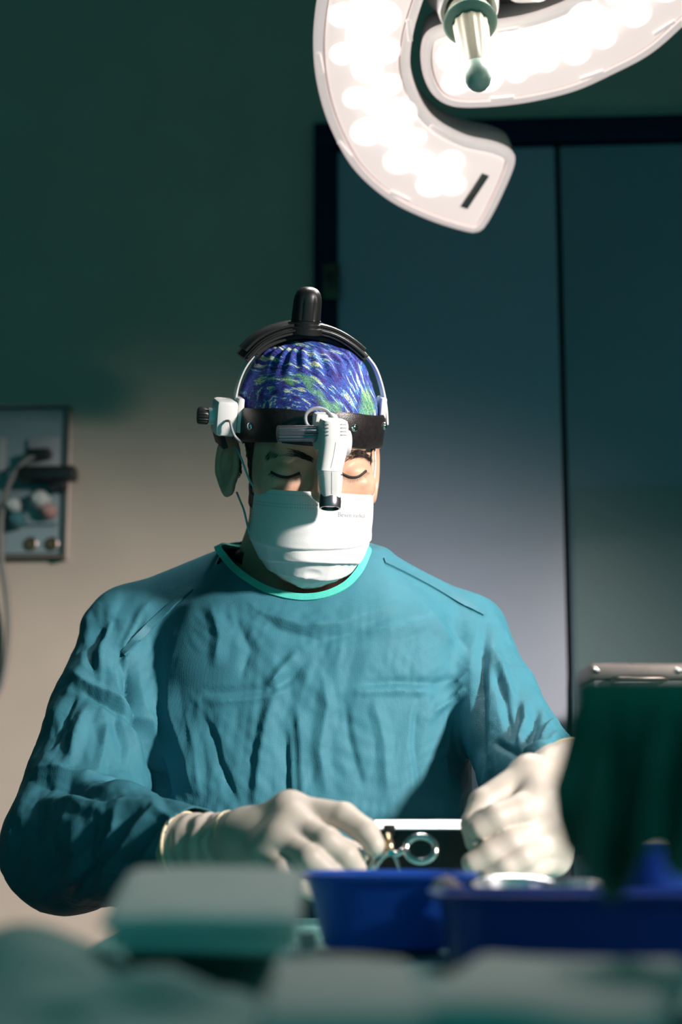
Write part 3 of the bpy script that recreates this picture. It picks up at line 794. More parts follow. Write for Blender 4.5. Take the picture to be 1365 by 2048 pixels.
front = front * np.clip(.35 - N[:, 1] * 2.2, .3, 1)
D = strokes_disp(px, py, FOLDS) * front
sleeve = np.clip((np.abs(px - 630) - 330) / 80, 0, 1)
def crumple(p, freq, n, seed, thr=.05):
    rs = np.random.RandomState(seed); out = np.zeros(len(p))
    for i in range(n):
        d = rs.randn(3); d[1] *= .4; d /= np.linalg.norm(d); f = freq * rs.uniform(.7, 1.4)
        warp = vnoise(p * 5 + rs.rand(3) * 40) * .55
        s_ = p @ d * f + warp + rs.rand(); tri = np.abs(s_ - np.floor(s_) - .5) * 2
        k = np.clip((vnoise(p * freq * .42 + rs.rand(3) * 50) - thr) * 3.5, 0, 1)
        out += k * (tri - .5)
    return out
sil = np.clip(-N[:, 1] * 1.9, .12, 1)
D += sil * (.0018 + .0034 * sleeve) * crumple(V, 13, 7, 5)
D += sil * (.0010 + .0016 * sleeve) * crumple(V, 30, 7, 11, .12)
D += .0006 * crumple(V, 75, 5, 17, .15)
calm = np.clip((py - 1180) / 60, 0.25, 1)
V = V + N * (D * calm)[:, None]
set_co(me, V)
bvh_g = BVHTree.FromPolygons([tuple(v) for v in V], [tuple(p.vertices) for p in me.polygons])
# neckline loop: seen part from the front, then closed round the nape
front_px = [(437, 1093), (452, 1118), (480, 1147), (520, 1173), (560, 1188), (605, 1195), (650, 1190), (690, 1172), (716, 1146), (730, 1118), (734, 1096)]
loop = []
for q in front_px:
    r = ray(*q).normalized(); h = bvh_g.ray_cast(CAM, r)
    loop.append(h[0] if h[0] is not None else P(q[0], q[1], 2.0))
a_, b_ = loop[-1], loop[0]
for t in (.2, .4, .6, .8):
    ang = math.pi * t; m_ = (a_ + b_) / 2
    p = m_ + (a_ - m_) * math.cos(ang) + Vector((0, .085 * math.sin(ang), .012 * math.sin(ang)))
    loop.append(p)
loopS = spline(loop, 150, True)
poly = np.array([[p.x, p.y] for p in loopS])
def inside(ptx, pty):
    c_ = np.zeros(len(ptx), bool); n = len(poly); j = n - 1
    for i in range(n):
        xi, yi = poly[i]; xj, yj = poly[j]
        m = ((yi > pty) != (yj > pty)) & (ptx < (xj - xi) * (pty - yi) / (yj - yi + 1e-12) + xi); c_ ^= m; j = i
    return c_
zmin = min(p.z for p in loopS)
kill = inside(V[:, 0], V[:, 1]) & (V[:, 2] > zmin - .004)
# everything that rises above the neckline beside the loop is pulled down to it
near = np.min(np.hypot(V[:, None, 0] - poly[None, ::3, 0], V[:, None, 1] - poly[None, ::3, 1]), axis=1) if len(V) < 40000 else None
kill |= ((V - np.array(WL)) @ np.array((WL - P(245, 1690, 1.80)).normalized()) > .004) & (px < 460) & (py > 1560)
kill |= V[:, 2] < .405
bm = bmesh.new(); bm.from_mesh(me); bm.verts.ensure_lookup_table()
bmesh.ops.delete(bm, geom=[bm.verts[i] for i in np.nonzero(kill)[0]], context='VERTS')
me2 = bpy.data.meshes.new('gown'); bm.to_mesh(me2); bm.free()
gown = link('gown', me2, M_['gown'], man); gown['label'] = 'teal non-woven surgical gown with creases'
s_ = gown.modifiers.new('thickness', 'SOLIDIFY'); s_.thickness = .0012; s_.offset = -1
# flat binding round the neck
def ribbon(name, pts, width, thick, m, parent, closed=True, outward=None, wdir=None):
    n = len(pts); V_ = []; F_ = []
    cen = sum(pts, Vector()) / n
    for i, p in enumerate(pts):
        t = (pts[(i + 1) % n] - pts[i - 1]).normalized() if closed else (pts[min(i + 1, n - 1)] - pts[max(i - 1, 0)]).normalized()
        h = bvh_g.find_nearest(p); nn = h[1] if h[1] is not None else Vector((0, -1, 0))
        if (p - cen).dot(nn) < 0 and closed: nn = (p - cen).normalized()
        wv = t.cross(nn).normalized(); 
        for (a, b) in ((-.5, -.2), (-.5, 1), (.5, 1), (.5, -.2)):
            V_.append(p + wv * (width * a) + nn * (thick * b))
    m_ = n if closed else n - 1
    for i in range(m_):
        j = (i + 1) % n
        for k in range(4): F_.append((i * 4 + k, i * 4 + (k + 1) % 4, j * 4 + (k + 1) % 4, j * 4 + k))
    if not closed: F_ += [(0, 1, 2, 3), ((n - 1) * 4 + 3, (n - 1) * 4 + 2, (n - 1) * 4 + 1, (n - 1) * 4)]
    o = mk(name, V_, F_, m, parent); bm = bmesh.new(); bm.from_mesh(o.data); bmesh.ops.recalc_face_normals(bm, faces=bm.faces); bm.to_mesh(o.data); bm.free()
    sharp(o, 50); return o
nb = ribbon('neck_binding', loopS, .0085, .0022, M_['binding'], gown); nb['label'] = 'bright sea green neck binding'
def on_gown(pts, n=40):
    out = []
    for (x, y) in bez(pts, n):
        h = bvh_g.ray_cast(CAM, ray(x, y).normalized())
        if h[0] is not None: out.append(h[0])
    return out
ribbon('shoulder_seam', on_gown([(384, 1178), (335, 1220), (290, 1262), (248, 1308)]), .009, .0022, M_['seam'], gown, False)
ribbon('shoulder_seam', on_gown([(768, 1122), (812, 1144), (862, 1170), (915, 1200), (968, 1228)]), .009, .0022, M_['seam'], gown, False)
# trousers and clogs below the gown
def leg_mesh(sx):
    kn = Vector((NB.x + sx * .095, 2.04, .49)); an = Vector((NB.x + sx * .10, 2.06, .10))
    pts = [Vector((NB.x + sx * .088, 2.06, .86)), kn, kn.lerp(an, .5), an, an - Vector((0, 0, .025))]
    return tube('trouser_leg', spline(pts, 16), .078, M_['trouser'], man, 20)
for sx in (-1, 1):
    leg_mesh(sx)
    x = NB.x + sx * .10
    V_, F_ = nets(lambda X, Y, Z: np.maximum(smin(rcone(X, Y, Z, (x, 2.08, .045), (x, 1.90, .035), .046, .044), ell(X, Y, Z, (x, 1.98, .06), (.045, .10, .045)), .02), -Z + .001), (x - .07, 1.82, -.006), (x + .07, 2.15, .12), .005)
    link('shoe', np_mesh(V_, F_), M_['shoe'], man)

# black undershirt collar showing at the nape
uc = []
cN = NK0.lerp(NK1, .72)
for k in range(25):
    a = R(-25) + R(230) * k / 24
    uc.append(cN + Vector((.071 * math.cos(a), .066 * math.sin(a) + .004, .022 * math.sin(a) - .004)))
tube('undershirt_collar', uc, .0075, M_['foam'], man, 12, False, 1.0)

# ---- patterned cap
def cap_material():
    m = bpy.data.materials.new('swirl_print_cloth'); m.use_nodes = True; nt = m.node_tree; b = nt.nodes['Principled BSDF']
    b.inputs['Roughness'].default_value = .75
    uv = nt.nodes.new('ShaderNodeUVMap'); uv.uv_map = 'flow'
    mp = nt.nodes.new('ShaderNodeMapping'); mp.inputs['Scale'].default_value = (1, 1, 1); nt.links.new(uv.outputs[0], mp.inputs[0])
    def tex(sx, sy, sc, det, rough=.6, off=0.0):
        q = nt.nodes.new('ShaderNodeMapping'); q.inputs['Scale'].default_value = (sx, sy, 1); q.inputs['Location'].default_value = (off, off, 0)
        nt.links.new(mp.outputs[0], q.inputs[0])
        n = nt.nodes.new('ShaderNodeTexNoise'); n.inputs['Scale'].default_value = sc; n.inputs['Detail'].default_value = det; n.inputs['Roughness'].default_value = rough
        n.inputs['Distortion'].default_value = .12
        nt.links.new(q.outputs[0], n.inputs['Vector']); return n.outputs['Fac']
    a = tex(2.0, 210, 1.0, 5, .62)
    r = nt.nodes.new('ShaderNodeValToRGB'); cr = r.color_ramp; cr.interpolation = 'CONSTANT'
    cols = [(0, (.010, .008, .045)), (.34, (.03, .022, .20)), (.41, (.06, .05, .36)), (.45, (.02, .12, .50)), (.49, (.05, .035, .28)), (.535, (.10, .34, .70)), (.575, (.62, .68, .36)), (.615, (.74, .80, .64)), (.655, (.03, .04, .26))]
    cr.elements[0].position = 0; cr.elements[0].color = (*cols[0][1], 1); cr.elements[1].position = cols[1][0]; cr.elements[1].color = (*cols[1][1], 1)
    for p, c_ in cols[2:]:
        e = cr.elements.new(p); e.color = (*c_, 1)
    nt.links.new(a, r.inputs['Fac'])
    # green patches
    g = tex(.9, 28, 1.0, 2, .5, 4.3); rg = nt.nodes.new('ShaderNodeValToRGB'); rg.color_ramp.elements[0].position = .60; rg.color_ramp.elements[1].position = .66
    nt.links.new(g, rg.inputs['Fac'])
    mx = nt.nodes.new('ShaderNodeMix'); mx.data_type = 'RGBA'; mx.inputs['B'].default_value = (.18, .52, .10, 1)
    nt.links.new(r.outputs['Color'], mx.inputs['A'])
    mul = nt.nodes.new('ShaderNodeMath'); mul.operation = 'MULTIPLY'; mul.inputs[1].default_value = .6
    nt.links.new(rg.outputs['Color'], mul.inputs[0]); nt.links.new(mul.outputs[0], mx.inputs['Factor'])
    # fine dark grain
    f = tex(40, 900, 1.0, 2, .6, 8.1); rf = nt.nodes.new('ShaderNodeValToRGB'); rf.color_ramp.elements[0].position = .40; rf.color_ramp.elements[1].position = .47
    rf.color_ramp.elements[0].color = (.18, .15, .30, 1); nt.links.new(f, rf.inputs['Fac'])
    m2 = nt.nodes.new('ShaderNodeMix'); m2.data_type = 'RGBA'; m2.blend_type = 'MULTIPLY'; m2.inputs['Factor'].default_value = 1
    nt.links.new(mx.outputs['Result'], m2.inputs['A']); nt.links.new(rf.outputs['Color'], m2.inputs['B']); nt.links.new(m2.outputs['Result'], b.inputs['Base Color'])
    return m
BZF = HL(640, 857, -.104).z; BZS = HL(480, 848, .0).z       # band height, front and sides
def band_z(y): return BZF + (BZS - BZF) * np.clip((y + .104) / .104, 0, 1.6)
def cap_grid():
    nu, nv = 180, 60; V_ = []; UVs = []; F_ = []
    for j in range(nv + 1):
        th = R(2) + (R(118) - R(2)) * j / nv
        for i in range(nu):
            ph = 2 * math.pi * i / nu; st = math.sin(th)
            x = .0815 * st * math.sin(ph); y = .014 - .1035 * st * math.cos(ph); z = .042 + .0905 * math.cos(th)
            lo = float(band_z(y)) - .006 - max(0, y - .01) * .55
            if z < lo: z = lo + (z - lo) * .05
            p = np.array([[x, y, z]])
            k = math.exp(-((th - R(40)) / R(13)) ** 2)
            d = .0022 * k * math.sin(ph * 26 + 3 * vnoise(p * 40)[0]) + .0030 * k + .0012 * vnoise(p * 60)[0] + .0010 * (1 - abs(vnoise(p * 110)[0]))
            nrm = Vector((x / .0815, (y - .014) / .1035, (z - .042) / .0905)).normalized()
            q = Vector((x, y, z)) + nrm * d; V_.append(MH @ q)
            xr, zr = x + .035 + .004 * math.sin(z * 90), z - .045; UVs.append((math.atan2(xr, zr) * 1.2 + y * 2, math.hypot(xr, zr)))
    for j in range(nv):
        for i in range(nu): F_.append((j * nu + i, (j + 1) * nu + i, (j + 1) * nu + (i + 1) % nu, j * nu + (i + 1) % nu))
    F_.append(tuple(range(nu)))
    me = mesh(V_, F_); l = me.uv_layers.new(name='flow')
    for lp in me.loops: l.data[lp.index].uv = UVs[lp.vertex_index]
    return me
cap = link('cap', cap_grid(), cap_material(), man); cap['label'] = 'blue and yellow streaked cloth surgical cap'

# ---- face mask
ROWS = [((511, 974, -.046), (636, 984, -.110), (743, 990, -.050)),
        ((507, 1005, -.046), (636, 1016, -.122), (742, 1015, -.050)),
        ((503, 1040, -.046), (636, 1052, -.126), (740, 1042, -.050)),
        ((501, 1068, -.046), (634, 1088, -.124), (735, 1070, -.050)),
        ((512, 1098, -.048), (629, 1120, -.119), (722, 1100, -.052)),
        ((533, 1128, -.048), (622, 1146, -.110), (701, 1128, -.055)),
        ((560, 1150, -.050), (615, 1164, -.099), (672, 1150, -.058)),
        ((585, 1163, -.052), (611, 1172, -.085), (645, 1163, -.060)),
        ((590, 1166, -.046), (611, 1172, -.066), (642, 1166, -.050))]
RL = [[HL(*q) for q in r] for r in ROWS]
def mask_base(u, v):
    s = v * (len(RL) - 1); i = min(int(s), len(RL) - 2); t = s - i
    def cr(k):
        a, b, c_, d = RL[max(i - 1, 0)][k], RL[i][k], RL[i + 1][k], RL[min(i + 2, len(RL) - 1)][k]
        return .5 * ((2 * b) + (c_ - a) * t + (2 * a - 5 * b + 4 * c_ - d) * t * t + (3 * b - a - 3 * c_ + d) * t ** 3)
    C = cr(1); E = cr(0) if u < 0 else cr(2); a = abs(u) * math.pi / 2; d = E - C
    return Vector((C.x + d.x * math.sin(a) ** .92, C.y + d.y * (1 - math.cos(a)) ** 1.05, C.z + d.z * abs(u) ** 1.6))
PLEATS = [(.40, .0022), (.53, .0026), (.66, .0022)]
def mask_pt(u, v, off=0.0):
    p = mask_base(u, v); e = .01
    du = mask_base(min(u + e, 1), v) - mask_base(max(u - e, -1), v); dv = mask_base(u, min(v + e, 1)) - mask_base(u, max(v - e, 0))
    n = dv.cross(du).normalized()
    if n.y > 0 and abs(u) < .8: n = -n
    h = 0; env = 1 - .55 * abs(u) ** 2
    for k, (v0, a) in enumerate(PLEATS):
        vv_ = v - v0 + .018 * math.sin(u * (2.2 + k) + k * 1.7) - .03 * (u * u - .3) * (1 if k % 2 else -.5)
        if -.09 < vv_ < 0: h += a * (1 + vv_ / .09) ** 1.5
        elif 0 <= vv_ < .012: h += a * (1 - vv_ / .012)
    q = np.array([[u * 2.6, v * 7, 3.3]]); q2 = np.array([[u * 6, v * 13, 1.3]])
    h = h * env + (.0018 * (1 - abs(vnoise(q)[0])) + .0009 * (1 - 2 * abs(vnoise(q2)[0]))) * min(1, max(0, (v - .28) * 5))
    return MH @ (p + n * (h + off)), MH.to_3x3() @ n
def mask_grid(nu=100, nv=110):
    V_ = []; F_ = []
    for j in range(nv + 1):
        for i in range(nu + 1): V_.append(mask_pt(-1 + 2 * i / nu, j / nv)[0])
    for j in range(nv):
        for i in range(nu):
            a = j * (nu + 1) + i; F_.append((a, a + 1, a + nu + 2, a + nu + 1))
    return V_, F_
M_['mask'] = mat('mask_cloth', (.80, .80, .80), .7, var=.02, vscale=60, bump=.15, bscale=900)
M_['ink'] = mat('grey_ink', (.30, .30, .33), .8, var=.05)
M_['stitch'] = mat('pressed_weld', (.33, .36, .37), .8, var=.05)
M_['loop'] = mat('ear_loop', (.35, .62, .66), .7, var=.05)
V_, F_ = mask_grid(); mk_o = mk('face_mask', V_, F_, M_['mask'], man); mk_o['label'] = 'white pleated surgical face mask'
s_ = mk_o.modifiers.new('thickness', 'SOLIDIFY'); s_.thickness = .0010; s_.offset = 0
# welded dots
sv, sf = [], []
def dot(u, v, ru, rv):
    k = len(sv)
    for a, b in ((-1, -1), (1, -1), (1, 1), (-1, 1)): sv.append(mask_pt(max(-1, min(1, u + a * ru)), v + b * rv, .0008)[0])
    sf.append((k, k + 1, k + 2, k + 3))
for v0 in (.045, .108, .130):
    for k in range(64): dot(-.94 + 1.88 * k / 63, v0, .0055, .0022)
for uu in (-.985, -.955, -.925, .985, .955, .925):
    for k in range(14): dot(uu, .17 + .23 * k / 13, .006, .0026)
st_ = mk('weld_dots', sv, sf, M_['stitch'], mk_o); st_['kind'] = 'stuff'
# printed word
fc = bpy.data.curves.new('print', 'FONT'); fc.body = 'Bexen medical'; fc.size = 1.0; fo = bpy.data.objects.new('print', fc); COL.objects.link(fo)
dg = bpy.context.evaluated_depsgraph_get(); tm = bpy.data.meshes.new_from_object(fo.evaluated_get(dg)); bpy.data.objects.remove(fo)
tv = get_co(tm); tw = tv[:, 0].max()
def find_uv(px, py):
    best = None
    for v in np.linspace(.08, .4, 40):
        for u in np.linspace(-1, 1, 90):
            p = MH @ mask_base(u, v); x, y = project(np.array([[p.x, p.y, p.z]])); d = (x[0] - px) ** 2 + (y[0] - py) ** 2
            if best is None or d < best[0]: best = (d, u, v)
    return best[1], best[2]
ua, va = find_uv(675, 1034); ub, vb = find_uv(729, 1036); _, vt = find_uv(675, 1023)
W_ = []
for x, y, z in tv:
    t = x / tw; W_.append(mask_pt(ua + (ub - ua) * t, va + (vb - va) * t + (vt - va) * (y / .7), .0009)[0])
set_co(tm, np.array([tuple(p) for p in W_])); pr = link('printed_lettering', tm, M_['ink'], mk_o, False)
# ear loops
def HLW(px, py, yl): return MH @ HL(px, py, yl)
Mp = lambda u, v: mask_pt(u, v, .0005)[0]
tube('ear_loop', spline([Mp(-.97, .03), HLW(497, 955, -.035), HLW(486, 925, -.02), HLW(474, 898, .0), HLW(468, 890, .025)], 24), .0012, M_['loop'], mk_o, 8)
tube('ear_loop', spline([Mp(-.98, .37), HLW(494, 1045, -.038), HLW(488, 1020, -.02), HLW(480, 1000, .0), HLW(474, 985, .02)], 24), .0012, M_['loop'], mk_o, 8)
tube('ear_loop', spline([Mp(.97, .03), HLW(748, 965, -.04), HLW(751, 930, -.03), HLW(750, 900, -.01), HLW(752, 890, .02)], 24), .0010, M_['mask'], mk_o, 8)
tube('ear_loop', spline([Mp(.98, .37), HLW(742, 1010, -.04), HLW(748, 985, -.02), HLW(752, 970, .01)], 24), .0010, M_['mask'], mk_o, 8)

# ================================================================== surgical headlight
hlmp = thing('surgical_headlight', 'black headband headlight with a white lamp worn over the cap', 'headlight', MH @ Vector((0, -.1, BZF)))
def band_vf(a0, a1, n, z_off0, z_off1, t_in, t_out):
    V_ = []; F_ = []; prof = [(t_in, z_off0), (t_out * .6 + t_in * .4, z_off0 - .001), (t_out, z_off0 + .003), (t_out + .0006, (z_off0 + z_off1) / 2), (t_out, z_off1 - .003), (t_out * .6 + t_in * .4, z_off1 + .0008), (t_in, z_off1)]
    m_ = len(prof); closed = abs(a1 - a0 - 2 * math.pi) < 1e-6; cnt = n if closed else n + 1
    for k in range(cnt):
        a = a0 + (a1 - a0) * k / n
        for (r, z) in prof:
            x = (.083 + r) * math.sin(a); y = .004 - (.1035 + r) * math.cos(a)
            bz = float(band_z(y)); V_.append(MH @ Vector((x, y, bz + z + .0008 * math.sin(a * 7))))
    for k in range(n):
        j = (k + 1) % cnt
        for q in range(m_): F_.append((k * m_ + q, j * m_ + q, j * m_ + (q + 1) % m_, k * m_ + (q + 1) % m_))
    return V_, F_
V_, F_ = band_vf(0, 2 * math.pi, 120, -.0185, .0185, .0005, .0055)
band = mk('headband', V_, F_, M_['leather'], hlmp); sharp(band, 50); band['label'] = 'black padded leather headband'
bm = bmesh.new(); bm.from_mesh(band.data); bmesh.ops.recalc_face_normals(bm, faces=bm.faces); bm.to_mesh(band.data); bm.free()
bvh_b = BVHTree.FromPolygons([v.co[:] for v in band.data.vertices], [tuple(p.vertices) for p in band.data.polygons])
for q in ((500, 853), (709, 856), (769, 852)):
    h = bvh_b.ray_cast(CAM, ray(*q).normalized())
    if h[0] is not None:
        nn = h[1] if h[1].dot(ray(*q)) < 0 else -h[1]
        lathe('rivet', [(.0045, -.0005), (.0045, .0008), (.0036, .002), (.0018, .0027), (0, .0028)], M_['chrome'], band, axis_M(h[0], nn), 20)
# crown pad
def sweep_rect(name, pts, nrm, tk, yw0, yw1, m, parent, cham=.0015):
    """sweep a flat strip along pts (head frame); nrm: outward thickness; width along head y"""
    n = len(pts); V_ = []; F_ = []
    for i, p in enumerate(pts):
        t = (pts[min(i + 1, n - 1)] - pts[max(i - 1, 0)]).normalized(); o = t.cross(Vector((0, 1, 0))).normalized()
        if o.dot(p - nrm) < 0: o = -o
        for (a, y) in ((0, yw0 + cham), (0, yw1 - cham), (cham * .6, yw1), (tk - cham * .6, yw1), (tk, yw1 - cham), (tk, yw0 + cham), (tk - cham * .6, yw0), (cham * .6, yw0)):
            V_.append(MH @ (p + o * a + Vector((0, y, 0))))
    for i in range(n - 1):
        for k in range(8): F_.append((i * 8 + k, i * 8 + (k + 1) % 8, i * 8 + 8 + (k + 1) % 8, i * 8 + 8 + k))
    F_.append(tuple(range(8))); F_.append(tuple(range((n - 1) * 8, n * 8))[::-1])
    o = mk(name, V_, F_, m, parent); bm = bmesh.new(); bm.from_mesh(o.data); bmesh.ops.recalc_face_normals(bm, faces=bm.faces); bm.to_mesh(o.data); bm.free()
    sharp(o, 35); return o
YP = -.012; HC = Vector((0, YP, .03))
arch = spline([HL(*q, YP) for q in ((497, 724), (527, 694), (566, 675), (612, 668), (660, 676), (697, 696), (727, 722))], 40)
foam = sweep_rect('crown_pad', arch, HC, .0085, -.004, .05, M_['foam'], hlmp)
arch2 = [p + (p - HC).normalized() * .0088 for p in arch]
sweep_rect('crown_strap', arch2[2:-2], HC, .0045, -.001, .04, M_['blackp'], hlmp)
arch3 = [p + (p - HC).normalized() * .0035 for p in arch]
sweep_rect('pad_ridge', arch3[1:-1], HC, .0035, -.0065, .0, M_['blackp'], foam)
inner = [p - (p - HC).normalized() * .006 for p in arch]
sweep_rect('pad_lining', inner[4:-4], HC, .0055, .004, .05, M_['foam'], foam)
kb = HL(611, 655, YP + .012); kax = (MH.to_3x3() @ Vector((0, -.06, 1))).normalized(); Mk = axis_M(MH @ kb, kax)
lathe('knob_base', [(.0, -.006), (.024, -.006), (.024, .001), (.0205, .002), (.0205, .0055), (.0175, .006), (.0175, .009), (0, .009)], M_['blackp'], hlmp, Mk, 32)
def flute(a, z): return -.075 * max(0, math.cos(a * 7)) ** 4 if .010 < z < .034 else 0
kn = lathe('knob', [(.0145, .0092), (.0168, .0095), (.0170, .012), (.0165, .030), (.0155, .036), (.0135, .041), (.0100, .0448), (.005, .0468), (0, .0472)], M_['blackp'], hlmp, Mk, 84, flute)
for px_ in (541, 549, 668, 676):
    b_ = HL(px_, 676 if px_ in (541, 676) else 671, YP + .01)
    lathe('strap_pin', [(.0016, -.004), (.0016, .0085), (.001, .0092), (0, .0092)], M_['blackp'], hlmp, axis_M(MH @ b_, kax), 10)
# side straps
def strap(pts): return sweep_rect('side_strap', spline([HL(x, y, YP + .012) for x, y in pts], 24), HC, .0022, -.008, .010, M_['whitep'], hlmp, .0006)
strap([(508, 712), (490, 738), (477, 772), (471, 810), (471, 850)])
strap([(725, 705), (748, 735), (762, 775), (769, 815), (771, 848)])
# side housing with dial on the left
Mx = MH.copy()
bc = HL(452, 834, -.010)
sb = box('side_housing', bc.x - .014, bc.x + .011, -.030, .012, bc.z - .0205, bc.z + .0205, M_['whitep'], hlmp, .005, MH)
def lx(name, x0, prof, m, par): return lathe(name, prof, m, par, MH @ axis_M((x0, -.010, bc.z), (-1, 0, 0)), 32)
lx('dial_ring', bc.x - .0138, [(.0095, 0), (.0095, .006), (.0088, .007), (0, .007)], M_['whitep'], sb)
def kn_r(a, z): return .05 * (1 if math.cos(a * 18) > 0 else -1)
lathe('dial', [(.0, .0068), (.0085, .0068), (.0095, .0085), (.0095, .0175), (.0085, .019), (0, .019)], M_['blackp'], sb, MH @ axis_M((bc.x - .0138, -.010, bc.z), (-1, 0, 0)), 72, kn_r)
box('mount_plate', bc.x + .011, bc.x + .018, -.026, .010, bc.z - .016, bc.z + .024, M_['whitep'], hlmp, .002, MH)
rp = HL(766, 812, -.01)
box('mount_plate', rp.x - .004, rp.x + .003, -.018, .008, rp.z - .016, rp.z + .010, M_['whitep'], hlmp, .002, MH)
tube('cable', spline([HLW(452, 842, -.032), HLW(460, 843, -.04), HLW(464, 858, -.042), HLW(470, 872, -.042), HLW(482, 884, -.044)], 24), .0016, M_['greyp'], hlmp, 8)
q0 = HL(455, 880, .01)
sweep_rect('rear_pad', [Vector((q0.x - .008, .0, q0.z + .010)), Vector((q0.x - .002, .0, q0.z - .006))], Vector((0, 0, q0.z)), .006, -.012, .05, M_['foam'], hlmp)
# lamp assembly in front of the brow
YL = -.140
br = HL(648, 850, -.112)
box('lamp_bracket', br.x - .013, br.x + .013, -.126, -.106, br.z - .012, br.z + .014, M_['whitep'], hlmp, .004, MH)
g0, g1 = HL(555, 867, YL + .010), HL(640, 867, YL + .010)
def ribz(a, z): return .06 * math.cos(a * 14)
cyl = lathe('pivot_cylinder', [(0, 0), (.0078, 0), (.0086, .0012), (.0086, (g1 - g0).length), (0, (g1 - g0).length)], M_['gunmetal'], hlmp, axis_M(MH @ g0, MH.to_3x3() @ (g1 - g0)), 84, ribz)
cyl['label'] = 'ribbed dark metal cylinder'
pj = HL(641, 872, YL + .006)
lathe('pivot_disc', [(0, -.004), (.0155, -.004), (.0165, -.002), (.0165, .003), (.015, .0045), (0, .0045)], M_['whitep'], hlmp, MH @ axis_M(pj, (1, .12, 0)), 36)
pk = HL(694, 886, YL + .006)
lathe('pivot_disc', [(0, -.003), (.013, -.003), (.014, -.001), (.014, .002), (.0125, .003), (0, .003)], M_['whitep'], hlmp, MH @ axis_M(pk, (1, 0, 0)), 36)
tube('lamp_cable', spline([HLW(624, 858, YL + .020), HLW(613, 846, YL + .022), HLW(613, 828, YL + .024), HLW(630, 817, YL + .024), HLW(652, 821, YL + .020), HLW(668, 838, YL + .010)], 30), .0021, M_['greyp'], hlmp, 10)
def loft_lamp(name, rows, m, parent):
    V_ = []; F_ = []; K = 20
    for (px_, py_, hw, yl, hd) in rows:
        c_ = HL(px_, py_, yl); hwm = (HL(px_ + hw, py_, yl) - c_).length
        for k in range(K):
            a = 2 * math.pi * (k + .5) / K; cx_, sx_ = math.cos(a), math.sin(a)
            e = .55
            x = math.copysign(abs(cx_) ** e, cx_) * hwm; y = math.copysign(abs(sx_) ** e, sx_) * hd
            V_.append(MH @ (c_ + Vector((x, y, 0))))
    n = len(rows)
    for i in range(n - 1):
        for k in range(K): F_.append((i * K + k, i * K + (k + 1) % K, (i + 1) * K + (k + 1) % K, (i + 1) * K + k))
    F_.append(tuple(range(K))); F_.append(tuple(range((n - 1) * K, n * K))[::-1])
    o = mk(name, V_, F_, m, parent); bm = bmesh.new(); bm.from_mesh(o.data); bmesh.ops.recalc_face_normals(bm, faces=bm.faces); bm.to_mesh(o.data); bm.free(); sharp(o, 45); return o
lh = loft_lamp('lamp_housing', [(668, 838, 20, YL - .006, .010), (668, 840, 25, YL - .006, .014), (668, 847, 27, YL - .006, .0155), (668, 880, 27, YL - .007, .0155), (665, 905, 26, YL - .009, .015), (660, 932, 24, YL - .011, .0145), (659, 938, 24, YL - .012, .014)], M_['whitep'], hlmp)
ls = loft_lamp('lamp_snout', [(659, 938.6, 23.6, YL - .012, .0138), (661, 955, 23, YL - .010, .0135), (661, 975, 21, YL - .008, .0125), (661, 990, 19, YL - .006, .0115), (661, 994, 18, YL - .006, .011)], M_['whitep'], hlmp)
p0, p1 = HL(661, 990, YL - .006), HL(660.5, 1015, YL - .012)
tipax = (MH.to_3x3() @ (p1 - p0)).normalized()
Mt = axis_M(MH @ p0, tipax); tl = (p1 - p0).length
nz = lathe('lens_barrel', [(.0, .0), (.0105, 0), (.0118, .001), (.0122, tl * .6), (.0118, tl), (.0112, tl + .0012), (.0098, tl + .0012), (.0092, tl - .003), (0, tl - .003)], M_['gunmetal'], hlmp, Mt, 40)
lathe('lens', [(0, tl - .0029), (.0091, tl - .0029), (.0085, tl - .0018), (.005, tl - .0008), (0, tl - .0005)], M_['lens'], nz, Mt, 32)
bm = bmesh.new(); bm.from_mesh(lh.data); bvh_l = BVHTree.FromBMesh(bm); bm.free()
bm = bmesh.new(); bm.from_mesh(ls.data); bvh_s = BVHTree.FromBMesh(bm); bm.free()
def on_lamp(pts, bv, lift=.0002):
    out = []
    for x, y in pts:
        h = bv.ray_cast(CAM, ray(x, y).normalized())
        if h[0] is not None: out.append(h[0] - ray(x, y).normalized() * lift)
    return out
def lline(name, pts, bv, r, m, par):
    q = on_lamp(bez(pts, 16), bv)
    if len(q) > 1: tube(name, q, r, m, par, 6)
lline('housing_seam', [(672, 884), (668, 910), (662, 936)], bvh_l, .00022, M_['greyp'], lh)
lline('snout_seam', [(664, 941), (664, 965), (664, 988)], bvh_s, .00022, M_['greyp'], ls)
for y in (849, 856, 863, 870):
    lline('vent_slit', [(648, y), (658, y)], bvh_l, .0006, M_['greyp'], lh); lline('vent_slit', [(682, y), (693, y)], bvh_l, .0006, M_['greyp'], lh)
lline('elbow_shadow_gap', [(640, 938), (655, 941), (668, 938)], bvh_s, .0009, M_['blackp'], ls)  # solid black line painting the shade in the elbow joint
lv = on_lamp([(671, 939)], bvh_s) or on_lamp([(668, 942)], bvh_s)
if lv: tube('lever', [lv[0], lv[0] + Vector((.004, -.006, -.004)), lv[0] + Vector((.0075, -.008, -.0075))], [.0013, .0012, .0014], M_['chrome'], ls, 10)

